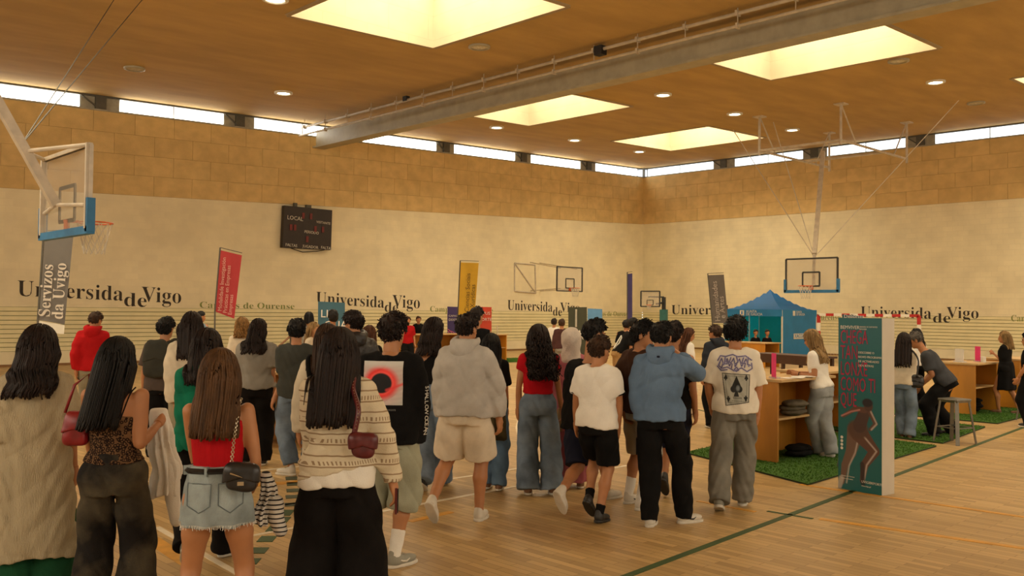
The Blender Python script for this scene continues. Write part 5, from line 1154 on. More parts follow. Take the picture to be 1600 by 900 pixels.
# ---- 17 spade tee
p = Person('man in an off-white tee with a large playing-card spade print, hair black', 1149, 8.2, 497, .05, feet=[(1124, 796, .02), (1160, 788)], foot_pitch=(.35, 0), hands=[(1113, 640, .1), (1183, 652, .05)], elbows=[(1107, 600, .0), (1193, 600, 0)], w=.98, head=(.05, .05))
f_tee = fab('offwhite_tee', (.78, .72, .60), .05); p.body(); p.pants(d_grey, thigh=.090, knee=.086, ankle=.082, fold=.010); p.top(f_tee, hem=-.06, sleeve=.92, srad=.078, drape=.19, infl=.02, fold=.007)
P_ = Pic(110, 165, (.6, .55, .45), True); nv, lv, ck = (.03, .025, .08), (.35, .33, .55), (.02, .022, .022)
for pts in ([(.03, .14), (.1, .05), (.25, .06), (.45, .02), (.6, .06), (.8, .04), (.97, .12)], [(.05, .22), (.14, .10), (.2, .22), (.3, .1), (.36, .24), (.48, .09), (.52, .25), (.64, .1), (.7, .24), (.82, .1), (.9, .24)], [(.1, .3), (.3, .26), (.5, .33), (.7, .27), (.85, .34), (.99, .28), (.97, .18)], [(.02, .25), (.12, .33), (.3, .31)], [(.1, .16), (.06, .24), (.14, .28), (.18, .2)], [(.24, .08), (.22, .2), (.3, .2), (.28, .14)], [(.4, .08), (.36, .16), (.44, .2), (.42, .28)], [(.55, .05), (.6, .16), (.52, .2)], [(.75, .08), (.7, .18), (.8, .18), (.78, .26)], [(.88, .07), (.86, .2), (.95, .22)], [(.5, .3), (.56, .26), (.62, .31), (.55, .34), (.5, .3)]):
    P_.seg(pts, .022, lv, .9, 1.45); P_.seg(pts, .009, nv, 1, 1.45)
P_.poly([(.16, .38), (.92, .40), (.90, .92), (.28, .99)], (.40, .40, .34)); P_.seg([(.16, .38), (.92, .40), (.90, .92), (.28, .99), (.16, .38)], .010, ck, 1, 1.45); P_.seg([(.24, .43), (.85, .44), (.84, .90), (.33, .94), (.24, .43)], .005, ck, .8, 1.45)
def spade(cx, cy, r, fl=1): 
    P_.poly([(cx, cy-fl*r*1.15), (cx+r*.82, cy+fl*r*.15), (cx-r*.82, cy+fl*r*.15)], ck); P_.ell(cx-r*.42, cy+fl*r*.2, r*.46, r*.34, ck, 1, .1); P_.ell(cx+r*.42, cy+fl*r*.2, r*.46, r*.34, ck, 1, .1); P_.poly([(cx, cy), (cx+r*.4, cy+fl*r*.95), (cx-r*.4, cy+fl*r*.95)], ck)
spade(.56, .64, .19); P_.ell(.60, .66, .05, .05, (.35, .4, .42), .7, .8); spade(.26, .46, .06); spade(.83, .46, .06); spade(.34, .87, .06, -1); spade(.82, .85, .06, -1)
for j in range(7): P_.seg([(.48+j*.035, .83), (.49+j*.035, .86)], .008, ck, 1, 1.45); P_.seg([(.45+j*.04, .89), (.46+j*.04, .90)], .008, ck, .8, 1.45)
p.patch('back_print', P_, p.pel+p.up*.235*p.k+V3(.0, -.45, 0), p.rt, p.up, .315, .47, V3(0, 1, 0))
[p.shoe(s_grey, i) for i in (0, 1)]; p.shorthair(HB, .028, curl=.008, ln=.03)
# ---- 18..23 right side
p = Person('man with short brown hair in a dark jacket looking left, before the blue tent', 1120, 14, 508, -.5, head=(-.5, .1)); p.body(); p.pants(f_black); p.top(fab('slate_jacket', (.028, .032, .042)), hem=-.05, sleeve=1.9, srad=.075, drape=.18, infl=.022, name='jacket'); p.shorthair(m_hairs['brown'], .022, fade=.6); p.shoes(s_black); hood(p, MATS['slate_jacket'])
p = Person('blonde woman in a white tee and pale jeans leaning on the plywood kiosk', 1284, 11.15, 521, -1.05, female=True, feet=[(1278, 712), (1296, 716)], hands=[(1247, 585, .02), (1243, 582, .12)], elbows=[(1282, 596, -.12), (1280, 594, .2)], head=(-.05, .3), lean=.16, topz=1.56, twist=.1); p.body(); p.pants(d_pale, thigh=.095, knee=.085, ankle=.08, waist=.12); p.top(f_white, hem=.0, sleeve=.6, srad=.062, drape=.145, infl=.014); p.shoes(s_white); p.longhair(m_hairs['blonde'], .28, n=300, seed=14)
MB().tube([Vector(p.W[0]+p.hd[0]*-.02+V3(.03*cos(a), .0, .03*sin(a))) for a in [j*pi/4 for j in range(8)]], .005, 5, True).build('watch', l_black, p.root)
p = Person('man in a charcoal polo shirt bending forward with knees bent, facing left', 1467, 13.4, 540, -1.5, feet=[(1458, 684), (1487, 680)], hands=[(1436, 604, -.1), (1436, 606, .15)], lean=.60, topz=1.72, hipz=.80, head=(-.05, .45), hip=1478, w=1.05); p.body(); p.pants(f_black, thigh=.10, knee=.085, ankle=.08); p.top(fab('charcoal_pique', (.05, .052, .058)), hem=-.05, sleeve=.75, srad=.075, drape=.19, infl=.018, name='polo_shirt'); p.shorthair(m_hairs['grey'], .014, fade=.8); p.shoes(s_black)
p = Person('woman with long dark hair, cream blouse and jeans just right of the teal advert box', 1412, 13.2, 521, .2, female=True, feet=[(1411, 684), (1422, 686)], hands=[(1398, 610, .1), (1424, 604, .15)], w=.9, topz=1.5); p.body(); p.pants(d_mid, thigh=.095, knee=.08, ankle=.075); p.top(f_cream, hem=-.06, sleeve=1.85, srad=.065, drape=.165, infl=.018, name='blouse'); p.shoes(s_tan); p.longhair(HD, .36, n=200, spread=.11, seed=15)
bag('crossbody_bag', 'black crossbody bag beside the cream blouse near the bending man', p, p.loc(1431, 596, -.05), (.20, .12, .18), l_black, p.hug([p.loc(1432, 590, -.12), p.loc(1437, 560, -.1), p.S[1]+V3(-.02, -.03, .04)], .01, 12), sr=.012)
p = Person('woman with dark hair in a white tee far behind the bending man', 1434, 17.5, 513, -.8, female=True, head=(.0, .2)); p.body(); p.pants(f_black); p.top(f_white, hem=-.02, sleeve=.8, drape=.16); p.shoes(s_black); p.longhair(HB, .24, n=120, seed=16)
p = Person('woman in a knee-length black dress holding a hand to her chin, at the right', 1571, 16.2, 517, -1.25, female=True, feet=[(1558, 646), (1590, 648)], hands=[(1552, 552, .1), (1562, 598, -.15)], elbows=[(1558, 575, .1), None], head=(-.1, .05), skin_='a'); p.body(); p.top(f_black, hem=-.05, sleeve=.7, srad=.07, drape=.15, infl=.016, name='dress_bodice'); p.skirt(f_black, -.43, .16, .150, .22, .115, .18, name='dress'); p.shoes(s_tan, style='slip'); p.longhair(m_hairs['blonde'], .20, n=120, seed=17)
p = Person('person in black with a bare forearm, cut by the right edge', 1609, 14.5, 520, -1.2, hands=[(1590, 592, -.1), (1592, 600, .1)]); p.body(); p.pants(f_black); p.top(f_black, hem=-.04, sleeve=.8); p.shorthair(HB); p.shoes(s_black)
# ---- 24.. left side and background
p = Person('man in a red hoodie and grey trousers near the left wall', 146, 13, 487, .25, hands=[(119, 580, 0), (165, 590, .1)], head=(.5, .25)); f_redh = fab('red_fleece', (.40, .008, .010), .1); p.body(); p.pants(fab('khaki_grey', (.24, .215, .15))); p.top(f_redh, hem=-.06, infl=.026, sleeve=1.85, srad=.08, drape=.20, name='hoodie'); hood(p, f_redh); p.shorthair(m_hairs['brown'], .016, fade=.8); p.shoes(s_white)
p = Person('man in a brown tee wearing a dark grey backpack', 258, 10.5, 497, .2, head=(.4, .1), w=1.1); p.body(); p.pants(f_black); p.top(fab('taupe_tee', (.085, .062, .05)), hem=-.08, sleeve=.85, srad=.08, drape=.20, infl=.02); p.shorthair(HB, .026, fade=.6); p.shoes(s_black)
B0 = p.pel+p.up*.30*p.k+V3(-.04, -.20, 0); bag('backpack', 'dark grey backpack on the man in the brown tee', p, B0, (.28, .16, .42), fab('backpack_cloth', (.045, .045, .036)), p.hug([B0+V3(.08, .05, .18), p.S[1]+V3(-.06, -.02, .06), p.S[1]+V3(-.04, .10, -.05)], .012, 14), sr=.018)
p = Person('woman in a pale striped shirt right of the backpack, head bowed', 293, 11.2, 503, -.1, female=True, head=(-.4, .4)); p.body(); p.pants(d_blue); p.top(stripes('pinstripe', (.52, .52, .52), (.30, .34, .42), .02, .3, axis=0), hem=-.05, sleeve=1.8, srad=.075, drape=.17, infl=.02); p.longhair(HD, .27, n=160, seed=20); p.shoes(s_white)
p = Person('man in a pale blue shirt far off by the left wall', 312, 20, 486, .6, head=(.6, .1)); p.body(); p.pants(f_black); p.top(fab('sky_shirt', (.20, .27, .32)), hem=-.05, sleeve=.8, drape=.18); p.haircap(HB, .02); p.shoes(s_black)
p = Person('tall woman in a cream jacket and cropped khaki trousers, behind the green jacket', 305, 8.5, 487, .1, female=True, feet=[(284, 781), (318, 775)], hands=[(276, 660, -.1), (335, 650, .1)], hip=300); p.body(); p.pants(fab('khaki_twill', (.30, .26, .17)), length=.82, thigh=.10, knee=.105, ankle=.11); p.top(f_cream, hem=-.02, infl=.028, sleeve=1.8, srad=.088, drape=.18, fold=.01, name='jacket'); p.shoes(s_white); p.longhair(m_hairs['dark'], .30, n=320, seed=21)
p = Person('woman with dark shoulder-length hair in a bright green jacket, dark trousers, walking', 324, 6.4, 515, .05, female=True, feet=[(292, 878, .08), (350, 868)], foot_pitch=(.8, 0), foot_yaw=(0, .8), hands=[(300, 700, .1), (352, 700, .1)], head=(.2, 0), w=1.05); f_gr = fab('green_fleece', (.008, .155, .085), .2); p.body(); p.pants(f_blackj, thigh=.09, knee=.08, ankle=.075); p.top(f_gr, hem=-.08, infl=.024, sleeve=1.9, srad=.078, drape=.18, fold=.010, name='jacket'); hood(p, f_gr); p.shoes(s_grey); p.longhair(HD, .24, n=380, seed=22, vol=.024, wave=.006)
p = Person('woman with a curly blond bob behind the grey tee', 379, 14, 497, -.2, female=True); p.body(); p.pants(d_blue); p.top(f_cream, hem=-.03, sleeve=1.8, drape=.17, infl=.02, name='jumper'); p.longhair(m_hairs['curly'], .17, n=260, curl=.016, wfreq=60, seed=23, spread=.13, vol=.035); p.shoes(s_white)
p = Person('woman with wavy dark hair in a loose grey tee and black trousers', 402, 10.3, 498, .15, female=True, hands=[(382, 655, .15), (428, 655, .0)], head=(.5, .15), w=1.12, sh=1.1); p.body(); p.pants(f_blackj, thigh=.105, knee=.09); p.top(fab('ash_tee', (.27, .25, .215)), hem=-.02, sleeve=.82, srad=.085, drape=.185, infl=.022, fold=.009); p.longhair(HD, .26, n=300, seed=24, wave=.012, wfreq=36); p.shoes(s_black)
p = Person('man in a charcoal tee, cuffed blue jeans, left of the striped knit', 464, 9.7, 499, 0, feet=[(455, 742), (484, 741)], foot_yaw=(-1.0, .2), hands=[(430, 620, .0), (490, 630, .1)], elbows=[(440, 595, 0), None]); p.body(); p.pants(d_mid, thigh=.098, knee=.085, ankle=.075, fold=.009, length=.95); p.top(fab('charcoal_tee', (.055, .058, .050)), hem=-.06, sleeve=.8, srad=.078, drape=.19, infl=.02, fold=.007); p.shorthair(HB, .022, fade=.6); p.shoes(s_white)
p = Person('blonde woman touching her ear, face turned to the left', 489, 14.6, 503, 2.0, female=True, hands=[(501, 528, -.1), None], elbows=[(505, 560, 0), None], head=(.1, .1), skin_='c'); p.body(); p.pants(d_blue); p.top(f_cream, hem=-.05, sleeve=1.75, drape=.17, infl=.02, name='jumper'); p.longhair(m_hairs['blonde'], .20, n=220, seed=26); p.shoes(s_white)
p = Person('person with dark hair in grey far behind the blonde woman', 483, 19, 487, .1, female=True); p.body(); p.pants(f_black); p.top(fab('ash_tee', (0, 0, 0)), hem=-.03, sleeve=.8); p.longhair(HB, .12, n=80, seed=27); p.shoes(s_black)
p = Person('person in a tan jumper before the blue language banner', 521, 17, 487, -.3, female=True); p.body(); p.pants(f_black); p.top(fab('tan_jumper', (.22, .12, .06)), hem=-.03, sleeve=1.8, name='jumper'); p.haircap(HB, .03, top_=.02); p.shoes(s_black)
p = Person('woman in a cream jacket with a black strap directly ahead of the striped knit', 521, 7.0, 506, .1, female=True, hip=512); p.body(); p.pants(f_cream, thigh=.09, knee=.08); p.top(f_cream, hem=-.05, infl=.022, sleeve=1.9, srad=.08, drape=.17, name='jacket'); p.longhair(m_hairs['brown'], .26, n=260, seed=29); p.shoes(s_white)
MB().tube([Vector(q) for q in p.hug([p.S[0]+V3(.03, .03, .05), p.S[0]+V3(.02, -.06, -.02), p.pel+V3(-.08, -.16, .15), p.pel+V3(.1, -.15, .0)], .01, 24)], .02, 6).build('bag_strap', f_black, p.root, True)
p = Person('man in a black leather jacket with cropped hair glancing left', 556, 9.6, 487, -.2, head=(-.7, .1), w=1.05); p.body(); p.pants(f_black); p.top(mat('black_leather_jacket', (.016, .013, .012), .42, .2, 8, .3, 40), hem=-.05, infl=.026, sleeve=1.9, srad=.08, drape=.19, name='jacket'); p.shorthair(HD, .022, fade=.9, ln=.03); p.shoes(s_black); hood(p, MATS['black_leather_jacket'])
p = Person('woman with auburn hair just right of the leather jacket', 577, 12, 508, .2, female=True); p.body(); p.pants(f_black); p.top(f_black, hem=-.04, sleeve=1.8); p.longhair(m_hairs['auburn'], .26, n=160, seed=31); p.shoes(s_black)
p = Person('person in a red top at the far plywood counter, partly hidden', 637, 25, 494, 2.9); p.body(); p.pants(f_black); p.top(f_redh, hem=-.04, sleeve=.8); p.haircap(m_hairs['brown'], .02); p.shoes(s_black)
p = Person('person in a dark shirt facing out behind the far plywood counter', 654, 30, 494, 2.9); p.body(); p.pants(f_black); p.top(f_black, hem=-.04, sleeve=1.8); p.haircap(m_hairs['brown'], .02); p.shoes(s_black)
p = Person('man with dark hair hidden directly ahead of the grey hoodie', 744, 12.5, 480, .4, head=(.3, 0)); p.body(); p.pants(d_blue); p.top(f_black, hem=-.04, sleeve=.8); p.shorthair(HD, .022); p.shoes(s_white)
p = Person('person in white far off, left one of a pair by the dark olive panel', 866, 25, 497, .2, female=True); p.body(); p.pants(f_black); p.top(f_white, hem=-.04, sleeve=1.8); p.haircap(HD, .02); p.shoes(s_black)
p = Person('person in a maroon top far off beside the dark olive panel', 878, 23, 498, .2); p.body(); p.pants(fab('ash_tee', (0, 0, 0))); p.top(fab('maroon_top', (.07, .03, .028)), hem=-.04, sleeve=1.8, drape=.19); p.haircap(m_hairs['brown'], .02); p.shoes(s_black)
def dlogo(p):
    c = p.pel+p.up*.27*p.k; Q = p.project(p.shirt_f, [c+V3(x, -.4, z) for x, z in ((-.07, .13), (.05, .09), (.09, -.02), (.02, -.14), (-.07, .13))], V3(0, 1, 0), .01); MB().tube([Vector(q) for q in Q], .014, 4).build('back_print', m_white, p.root)
p = Person('person in a black tee with white back mark, by the narrow purple flag', 979, 20, 499, -.1, w=1.1); p.body(); p.pants(fab('ash_tee', (0, 0, 0)), thigh=.105); p.top(f_black, hem=-.04, sleeve=.8, drape=.19); dlogo(p); p.haircap(HB, .02); p.shoes(s_black)
p = Person('person in a black tee and tan trousers bending over, far behind the tall man', 963, 19, 512, 1.3, lean=.55, topz=1.66, hip=967); p.body(); p.pants(fab('tan_trouser', (.34, .20, .08)), thigh=.105, knee=.10); p.top(f_black, hem=-.04, sleeve=.8, drape=.19); dlogo(p); p.haircap(HB, .02); p.shoes(s_black)
for px_, yt, lb in ((1180, 517, 'person in black seated at left behind the wooden counter in the blue tent'), (1198, 523, 'person in black seated at right behind the wooden counter in the blue tent')):
    p = Person(lb, px_, 31.6, yt, 2.7, topz=1.22, hipz=.55, lean=.1, feet=None); p.body(); p.pants(f_black); p.top(f_black, hem=.0, sleeve=1.8); p.haircap(HB, .02); p.shoes(s_black)
    q = p.wpt(V3(0, -.03, 0)); t = thing('stool', 'plain black stool under the ' + lb.split(' seated')[1].split(' behind')[0].strip() + ' person in the tent', 'stool', q); MB().box((0, 0, .40), (.34, .34, .04)).build('seat', m_black, t)
    for sx in (-.14, .14):
        for sy in (-.14, .14): MB().bar((sx, sy, 0), (sx*.9, sy*.9, .39), .025).build('leg', m_black, t)
# ============================================================ FURNITURE AND STANDS
m_ply = mat('varnished_plywood', (.52, .215, .018), .45, .22, 2.2, .1, 40., stretch=(1, 1, .25)); m_plyd = mat('plywood_inside', (.30, .14, .04), .6, .2, 2.5); m_edge = mat('ply_edge', (.50, .32, .13), .6)
m_grass = mat('artificial_grass', (.07, .20, .012), .95, .3, 60., 1., 300.); m_steel = mat('gunmetal', (.20, .19, .165), .38, .1, 8, metal=.7); m_acry = mat('clear_acrylic', (.8, .8, .8), .1, .01, alpha=.4); m_pinkp = mat('magenta_card', (.75, .03, .18), .6); m_paper = mat('paper', (.72, .68, .6), .7)
def kiosk(label, x, y, L=1.25, W=.5, H=.99, mir=False, loc=None, open_=-1, top_over=.12):
    """plywood counter: solid side panels at both ends, open on the -y side with a shelf"""
    t = thing('plywood_kiosk', label, 'counter', (x+L/2, y+W/2, 0)); th = .03; hx, hy = L/2, W/2
    for sx in (-1, 1): MB().box((sx*(hx-th/2), 0, (H-.03)/2), (th, W, H-.03)).build('side_panel', m_ply, t)
    MB().box((0, -open_*(hy-th/2), (H-.03)/2), (L-2*th, th, H-.03)).build('front_panel', m_ply, t)
    MB().box((0, open_*.0, H*.52), (L-2*th, W-2*th, .025)).build('shelf', m_edge, t)
    MB().box((0, 0, H-.015), (L+.04, W+top_over, .03)).build('worktop', m_edge, t); return t
def stool(label, x, y, rz=.5, H=.64):
    t = thing('metal_stool', label, 'stool', (x, y, 0), rz, 'grey metal stools'); s_ = .15
    MB().lathe([(.0, H), (.205, H), (.215, H-.015), (.20, H-.05), (.185, H-.05), (.0, H-.03)], n=4).build('seat', m_steel, t).rotation_euler = (0, 0, 0)
    C_ = [(s_*cos(pi/2*k), s_*sin(pi/2*k)) for k in range(4)]; B_ = [(.27*cos(pi/2*k), .27*sin(pi/2*k)) for k in range(4)]
    for (a, b), (c, d) in zip(C_, B_): MB().bar((a*1.2, b*1.2, H-.03), (c, d, 0), .05, .022).build('leg', m_steel, t)
    for k in range(4):
        f_ = .38; a = [C_[k][i]*1.2*f_*1+B_[k][i]*(1-f_) for i in (0, 1)]; b = [C_[(k+1) % 4][i]*1.2*f_+B_[(k+1) % 4][i]*(1-f_) for i in (0, 1)]; MB().bar((*a, (H-.03)*f_), (*b, (H-.03)*f_), .02, .012).build('brace', m_steel, t)
    return t
def grass_mat(label, pts):
    q = [Vector((p[0], p[1], 0)) for p in pts]; c = sum(q, Vector())/4; t = thing('grass_mat', label, 'mat', c)
    MB().slab([p-c+Vector((0, 0, .002)) for p in q], (0, 0, 1), .016).build('backing', mat('mat_edge', (.02, .035, .012), .9), t)
    V = []; F = []; n = 0; A = (q[1]-q[0]).length*(q[3]-q[0]).length; N = int(min(9000, A*1500)); rs = np.random.RandomState(5)
    u, v, a, hh = rs.rand(N), rs.rand(N), rs.rand(N)*6.3, .012+.012*rs.rand(N); Q = [np.array(p-c) for p in q]
    P = (Q[0]*(1-u)[:, None]+Q[1]*u[:, None])*(1-v)[:, None]+(Q[3]*(1-u)[:, None]+Q[2]*u[:, None])*v[:, None]; w_ = np.stack([np.cos(a), np.sin(a), 0*a], 1)*.010
    tip = P+np.stack([rs.randn(N)*.008, rs.randn(N)*.008, hh+.018], 1); b_ = P+[0, 0, .017]; VV = np.stack([b_-w_, b_+w_, tip], 1).reshape(-1, 3); FF = np.arange(N*3).reshape(-1, 3)
    MB().slab([p-c+Vector((0, 0, .0181)) for p in q], (0, 0, 1), .004).build('turf_base', m_grass, t); o = link('grass_blades', mesh_np('grass_blades', VV, FF), t); o.data.materials.append(m_grass); o['kind'] = 'stuff'; return t
grass_mat('green grass mat under the nearest plywood kiosk', [(8.72, 4.68), (12.6, 4.9), (12.9, 7.1), (9.5, 6.75)])
grass_mat('green grass mat under the bending man and the grey stool', [(12.95, 4.95), (15.35, 5.22), (15.6, 7.3), (13.1, 7.1)])
grass_mat('green grass mat under the woman in the black dress', [(16.0, 5.25), (19.0, 5.35), (19.0, 7.6), (16.0, 7.5)])
grass_mat('green grass mat at the far right behind the black dress', [(19.6, 5.4), (23, 5.5), (23, 8), (19.6, 7.9)])
g_ = onz(752, 568); grass_mat('green grass mat below the far counters by the red banner', [(g_.x, g_.y), (g_.x+3.2, g_.y-.3), (g_.x+4.2, g_.y+1.6), (g_.x, g_.y+1.8)])
g_ = onz(400, 722); 
kiosk('plywood kiosk with an open shelf, with the blonde woman leaning on it', 9.66, 5.57, 1.3, .50)
kiosk('plywood kiosk behind the empty grey stool with brochures on top', *onz(1524, 650)[:2], 1.1, .62, .92)
kiosk('plywood kiosk with a dark open side behind the woman in the cream blouse', 11.95, 6.25, 1.5, .6, .95)
kiosk('plywood kiosk cut by the right edge', *onz(1594, 640)[:2], 1.2, .6, .95)
a_ = onz(403, 708)+Vector((.25, .35, 0)); gk = a_.copy(); kiosk('plywood kiosk between the grey tee and the charcoal tee', a_.x, a_.y, 1.15, .6, .95)
a_ = onz(775, 566); kiosk('orange plywood counter under the red banner, far side', a_.x-1.2, a_.y-.2, 1.5, .8, .95)
a_ = onz(640, 572); kiosk('orange plywood counter left of the purple banner, far side', a_.x+.1, a_.y, 2.2, .8, .98)
kiosk('wooden counter inside the blue tent', *onz(1195, 575)[:2], .9, 2.0, .80)
sx = onz(1525, 684); stool('empty grey metal stool on the mat edge beside the bending man', 13.15, 4.62+.25, .5, .62)
stool('grey metal stool beside the blonde woman, half hidden by the teal advert', 10.05, 4.72, .3, .64)
stool('grey metal stool just behind the woman in the black dress', 17.0, 5.0, .3, .64)
# long dark table in front of the tent
a_, b_ = atD(1188, 549, 21), atD(1292, 549, 19.6); a_.z = b_.z = 0; t = thing('long_table', 'long dark brown table in front of the blue tent', 'table', (a_+b_)/2, math.atan2((b_-a_).y, (b_-a_).x)); L_ = (b_-a_).length
m_dkt = mat('dark_table', (.06, .025, .012), .5); MB().box((0, 0, .87), (L_, .6, .04)).build('tabletop', m_dkt, t); MB().box((0, -.28, .78), (L_-.1, .03, .16)).build('apron', m_dkt, t)
for x_ in (-L_/2+.1, 0, L_/2-.1):
    for y_ in (-.25, .25): MB().bar((x_, y_, 0), (x_, y_, .85), .06).build('leg', m_dkt, t)
# blue tent
D0 = onz(1222, 566); TW, TL, EH, PH = 2.45, 2.5, 1.88, 2.66; org = Vector((D0.x+TL/2, D0.y+TW/2, 0)); t = thing('canopy_tent', 'blue pop-up canopy tent with side walls and white posts', 'tent', org)
m_tent = mat('tent_blue', (.015, .20, .47), .6, .08, 2); m_tent2 = mat('tent_roof_blue', (.07, .24, .58), .55, .08, 2); m_tin = mat('tent_wall_inside', (.05, .36, .44), .7)
for m_ in (m_tent2, m_tin):
    nt, N, b = nd(m_); tr = N.new('ShaderNodeBsdfTranslucent'); tr.inputs[0].default_value = (.06, .42, .85, 1) if m_ is m_tent2 else (.08, .60, .75, 1); mx = N.new('ShaderNodeMixShader'); mx.inputs[0].default_value = .7; ou = N['Material Output']; nt.links.new(b.outputs[0], mx.inputs[1]); nt.links.new(tr.outputs[0], mx.inputs[2]); nt.links.new(mx.outputs[0], ou.inputs[0])
cr_ = [(-TL/2, -TW/2), (TL/2, -TW/2), (TL/2, TW/2), (-TL/2, TW/2)]
V = []; F = []; n = 14
for i in range(n+1):
    for j in range(n+1):
        u, v = i/n*2-1, j/n*2-1; r_ = max(abs(u), abs(v)); V.append((u*TL/2, v*TW/2, EH+(PH-EH)*(1-r_)**1.45*(1-.0*abs(u*v))))
for i in range(n):
    for j in range(n): k = i*(n+1)+j; F.append((k, k+n+1, k+n+2, k+1))
MB().add(V, F).build('roof', m_tent2, t)
for k in range(4):
    a, b = cr_[k], cr_[(k+1) % 4]; MB().slab([(a[0], a[1], EH-.24), (b[0], b[1], EH-.24), (b[0], b[1], EH+.01), (a[0], a[1], EH+.01)], (Vector((a[1]-b[1], b[0]-a[0], 0)).normalized()*-1), .012).build('valance', m_tent, t); MB().box((a[0]*.99, a[1]*.99, EH/2), (.045, .045, EH)).build('post', m_white, t)
MB().slab([(-TL/2, -TW/2, .02), (TL/2, -TW/2, .02), (TL/2, -TW/2, EH-.22), (-TL/2, -TW/2, EH-.22)], (0, 1, 0), .01).build('side_wall', m_tent, t)
MB().slab([(TL/2, -TW/2, .02), (TL/2, TW/2, .02), (TL/2, TW/2, EH-.22), (TL/2, -TW/2, EH-.22)], (-1, 0, 0), .01).build('rear_wall', m_tin, t)
MB().slab([(-TL/2, TW/2, .02), (TL/2, TW/2, .02), (TL/2, TW/2, EH-.22), (-TL/2, TW/2, EH-.22)], (0, -1, 0), .01).build('side_wall', m_tin, t)
MB().bar((-.1, TW/2-.4, 0), (-.1, TW/2-.4, EH), .04).build('post', m_white, t)
ux, uy = Vector((0, -1, 0)), Vector((0, 0, 1)); X_ = -TL/2-.02
text('XUNTA', 'lettering', m_white, plane_T((X_, .25, EH-.11), ux, uy), .13, t); text('DE GALICIA', 'lettering', m_white, plane_T((X_, .25, EH-.21), ux, uy), .13, t); MB().box((X_, .42, EH-.12), (.01, .18, .19)).build('emblem', m_white, t); MB().box((X_-.006, .42, EH-.12), (.01, .05, .12)).build('emblem_cross', m_tent2, t)
Y_ = -TW/2-.02; text('XUNTA', 'lettering', m_white, plane_T((-.3, Y_, EH-.11), (1, 0, 0), uy), .12, t); text('DE GALICIA', 'lettering', m_white, plane_T((-.3, Y_, EH-.2), (1, 0, 0), uy), .12, t); MB().box((-.45, Y_, EH-.12), (.16, .01, .18)).build('emblem', m_white, t)
MB().box((.15, Y_, .92), (1.25, .008, .20)).build('sticker', m_white, t); text('XACOBEO', 'lettering', m_tent, plane_T((-.42, Y_-.008, .86), (1, 0, 0), uy), .21, t)
# tall advert box
P0, P1, P2 = onz(1310, 762), onz(1378, 775), onz(1407, 774); xd = (P1-P0).normalized(); sd_ = Vector((xd.y, -xd.x, 0)); sd_ = sd_ if sd_.dot(Vector((1, 0, 0))) > 0 else -sd_
W_, H_, T_ = (P1-P0).length*1.0, 1.735, .21; org = (P0+P1)/2+sd_*T_/2; t = thing('advert_box', 'tall teal advert box showing a sprinter, pink capital lettering', 'display stand', org)
q = [P0-org, P1-org, P1-org+sd_*T_, P0-org+sd_*T_]; MB().slab([q[0]+Vector((0, 0, 0)), q[1], q[1]+Vector((0, 0, H_)), q[0]+Vector((0, 0, H_))], sd_, T_).build('box', mat('box_side_white', (.56, .50, .40), .5, .03), t)
te, pk, wh, sk1, sk2, dk_ = (.012, .135, .135), (.36, .015, .06), (.72, .70, .64), (.12, .058, .04), (.45, .33, .27), (.02, .015, .02)
A = Pic(150, 520, te); asp = H_/W_
A.put(.5-.5*A.Y+.2*A.X, (.01, .09, .12), .7)
def leg_(pts, wd, c, hl=None):
    for (a, b), w1, w2 in zip(zip(pts[:-1], pts[1:]), wd[:-1], wd[1:]): A.seg([a, b], (w1, w2), c, 1, asp, .02)
    if hl: A.seg([(x+hl, y) for x, y in pts], .014, (.62, .55, .5), .75, asp, .03)
leg_([(.40, .66), (.30, .78), (.16, .86), (.10, .96)], [.19, .12, .08, .05], (.16, .10, .075), .10)      # rear leg
leg_([(.48, .66), (.84, .755), (.62, .84), (.56, .935)], [.20, .11, .085, .05], sk1, .045)               # lifted leg
A.ell(.46, .645, .24, .055, (.10, .055, .04), 1, .3); leg_([(.50, .62), (.60, .55)], [.15, .13], (.07, .04, .035)); leg_([(.62, .53), (.40, .525), (.12, .575)], [.06, .05, .035], sk1, .0); leg_([(.72, .53), (.86, .60), (.74, .635)], [.05, .04, .03], sk1, .03)
A.ell(.70, .505, .10, .030, (.08, .04, .03), 1, .3); A.ell(.68, .485, .12, .024, dk_, 1, .3); A.seg([(.08, .575), (.30, .545), (.5, .53)], .012, (.7, .3, .28), .8, asp, .03)
A.seg([(.56, .84), (.58, .95)], .05, dk_, .8, asp, .03); A.seg([(.08, .94), (.03, .985)], .06, (.45, .42, .38), .9, asp, .03)
for j in range(4): A.ell(.085, .70+j*.021, .032, .0085, wh, 1, .2)
nx, nz = A.w+1, A.h+1; U, Z = np.meshgrid(np.linspace(0, 1, nx), np.linspace(1, 0, nz)); pp = np.array(q[0])+U[..., None]*np.array(q[1]-q[0])+Z[..., None]*np.array([0, 0, H_])-np.array(sd_)*.004
grid_print('sprinter_print', A, pp, vcol_mat('poster_print', .45), t)
m_pk = mat('pink_ink', pk, .6); fn = -sd_
def ptxt(s_, u, v, size, m=m_pk, w_=1., d=.007): return text(s_, 'lettering', m, plane_T(q[0]+xd*W_*u+Vector((0, 0, H_*v))+fn*d, xd, (0, 0, 1)), size, t, .001, width=w_)
for s_, v, w_ in (('CHEGA', .85, .47), ('TAN', .76, .5), ('LONXE', .665, .47), ('COMO TI', .575, .47), ('QUE', .485, .47)): ptxt(s_, .05, v, .2, w_=w_)
ptxt('BEMVIVER', .05, .935, .05, m_white); ptxt('SERVIZO DE DEPORTES', .5, .945, .019, m_white); ptxt('2022/2023', .5, .932, .019, m_white)
for j, s_ in enumerate(('DESCOBRE O', 'NOVO PROGRAMA', 'DE ACTIVIDADES', 'DEPORTIVAS')): ptxt(s_, .47, .795-.025*j, .030, m_white)
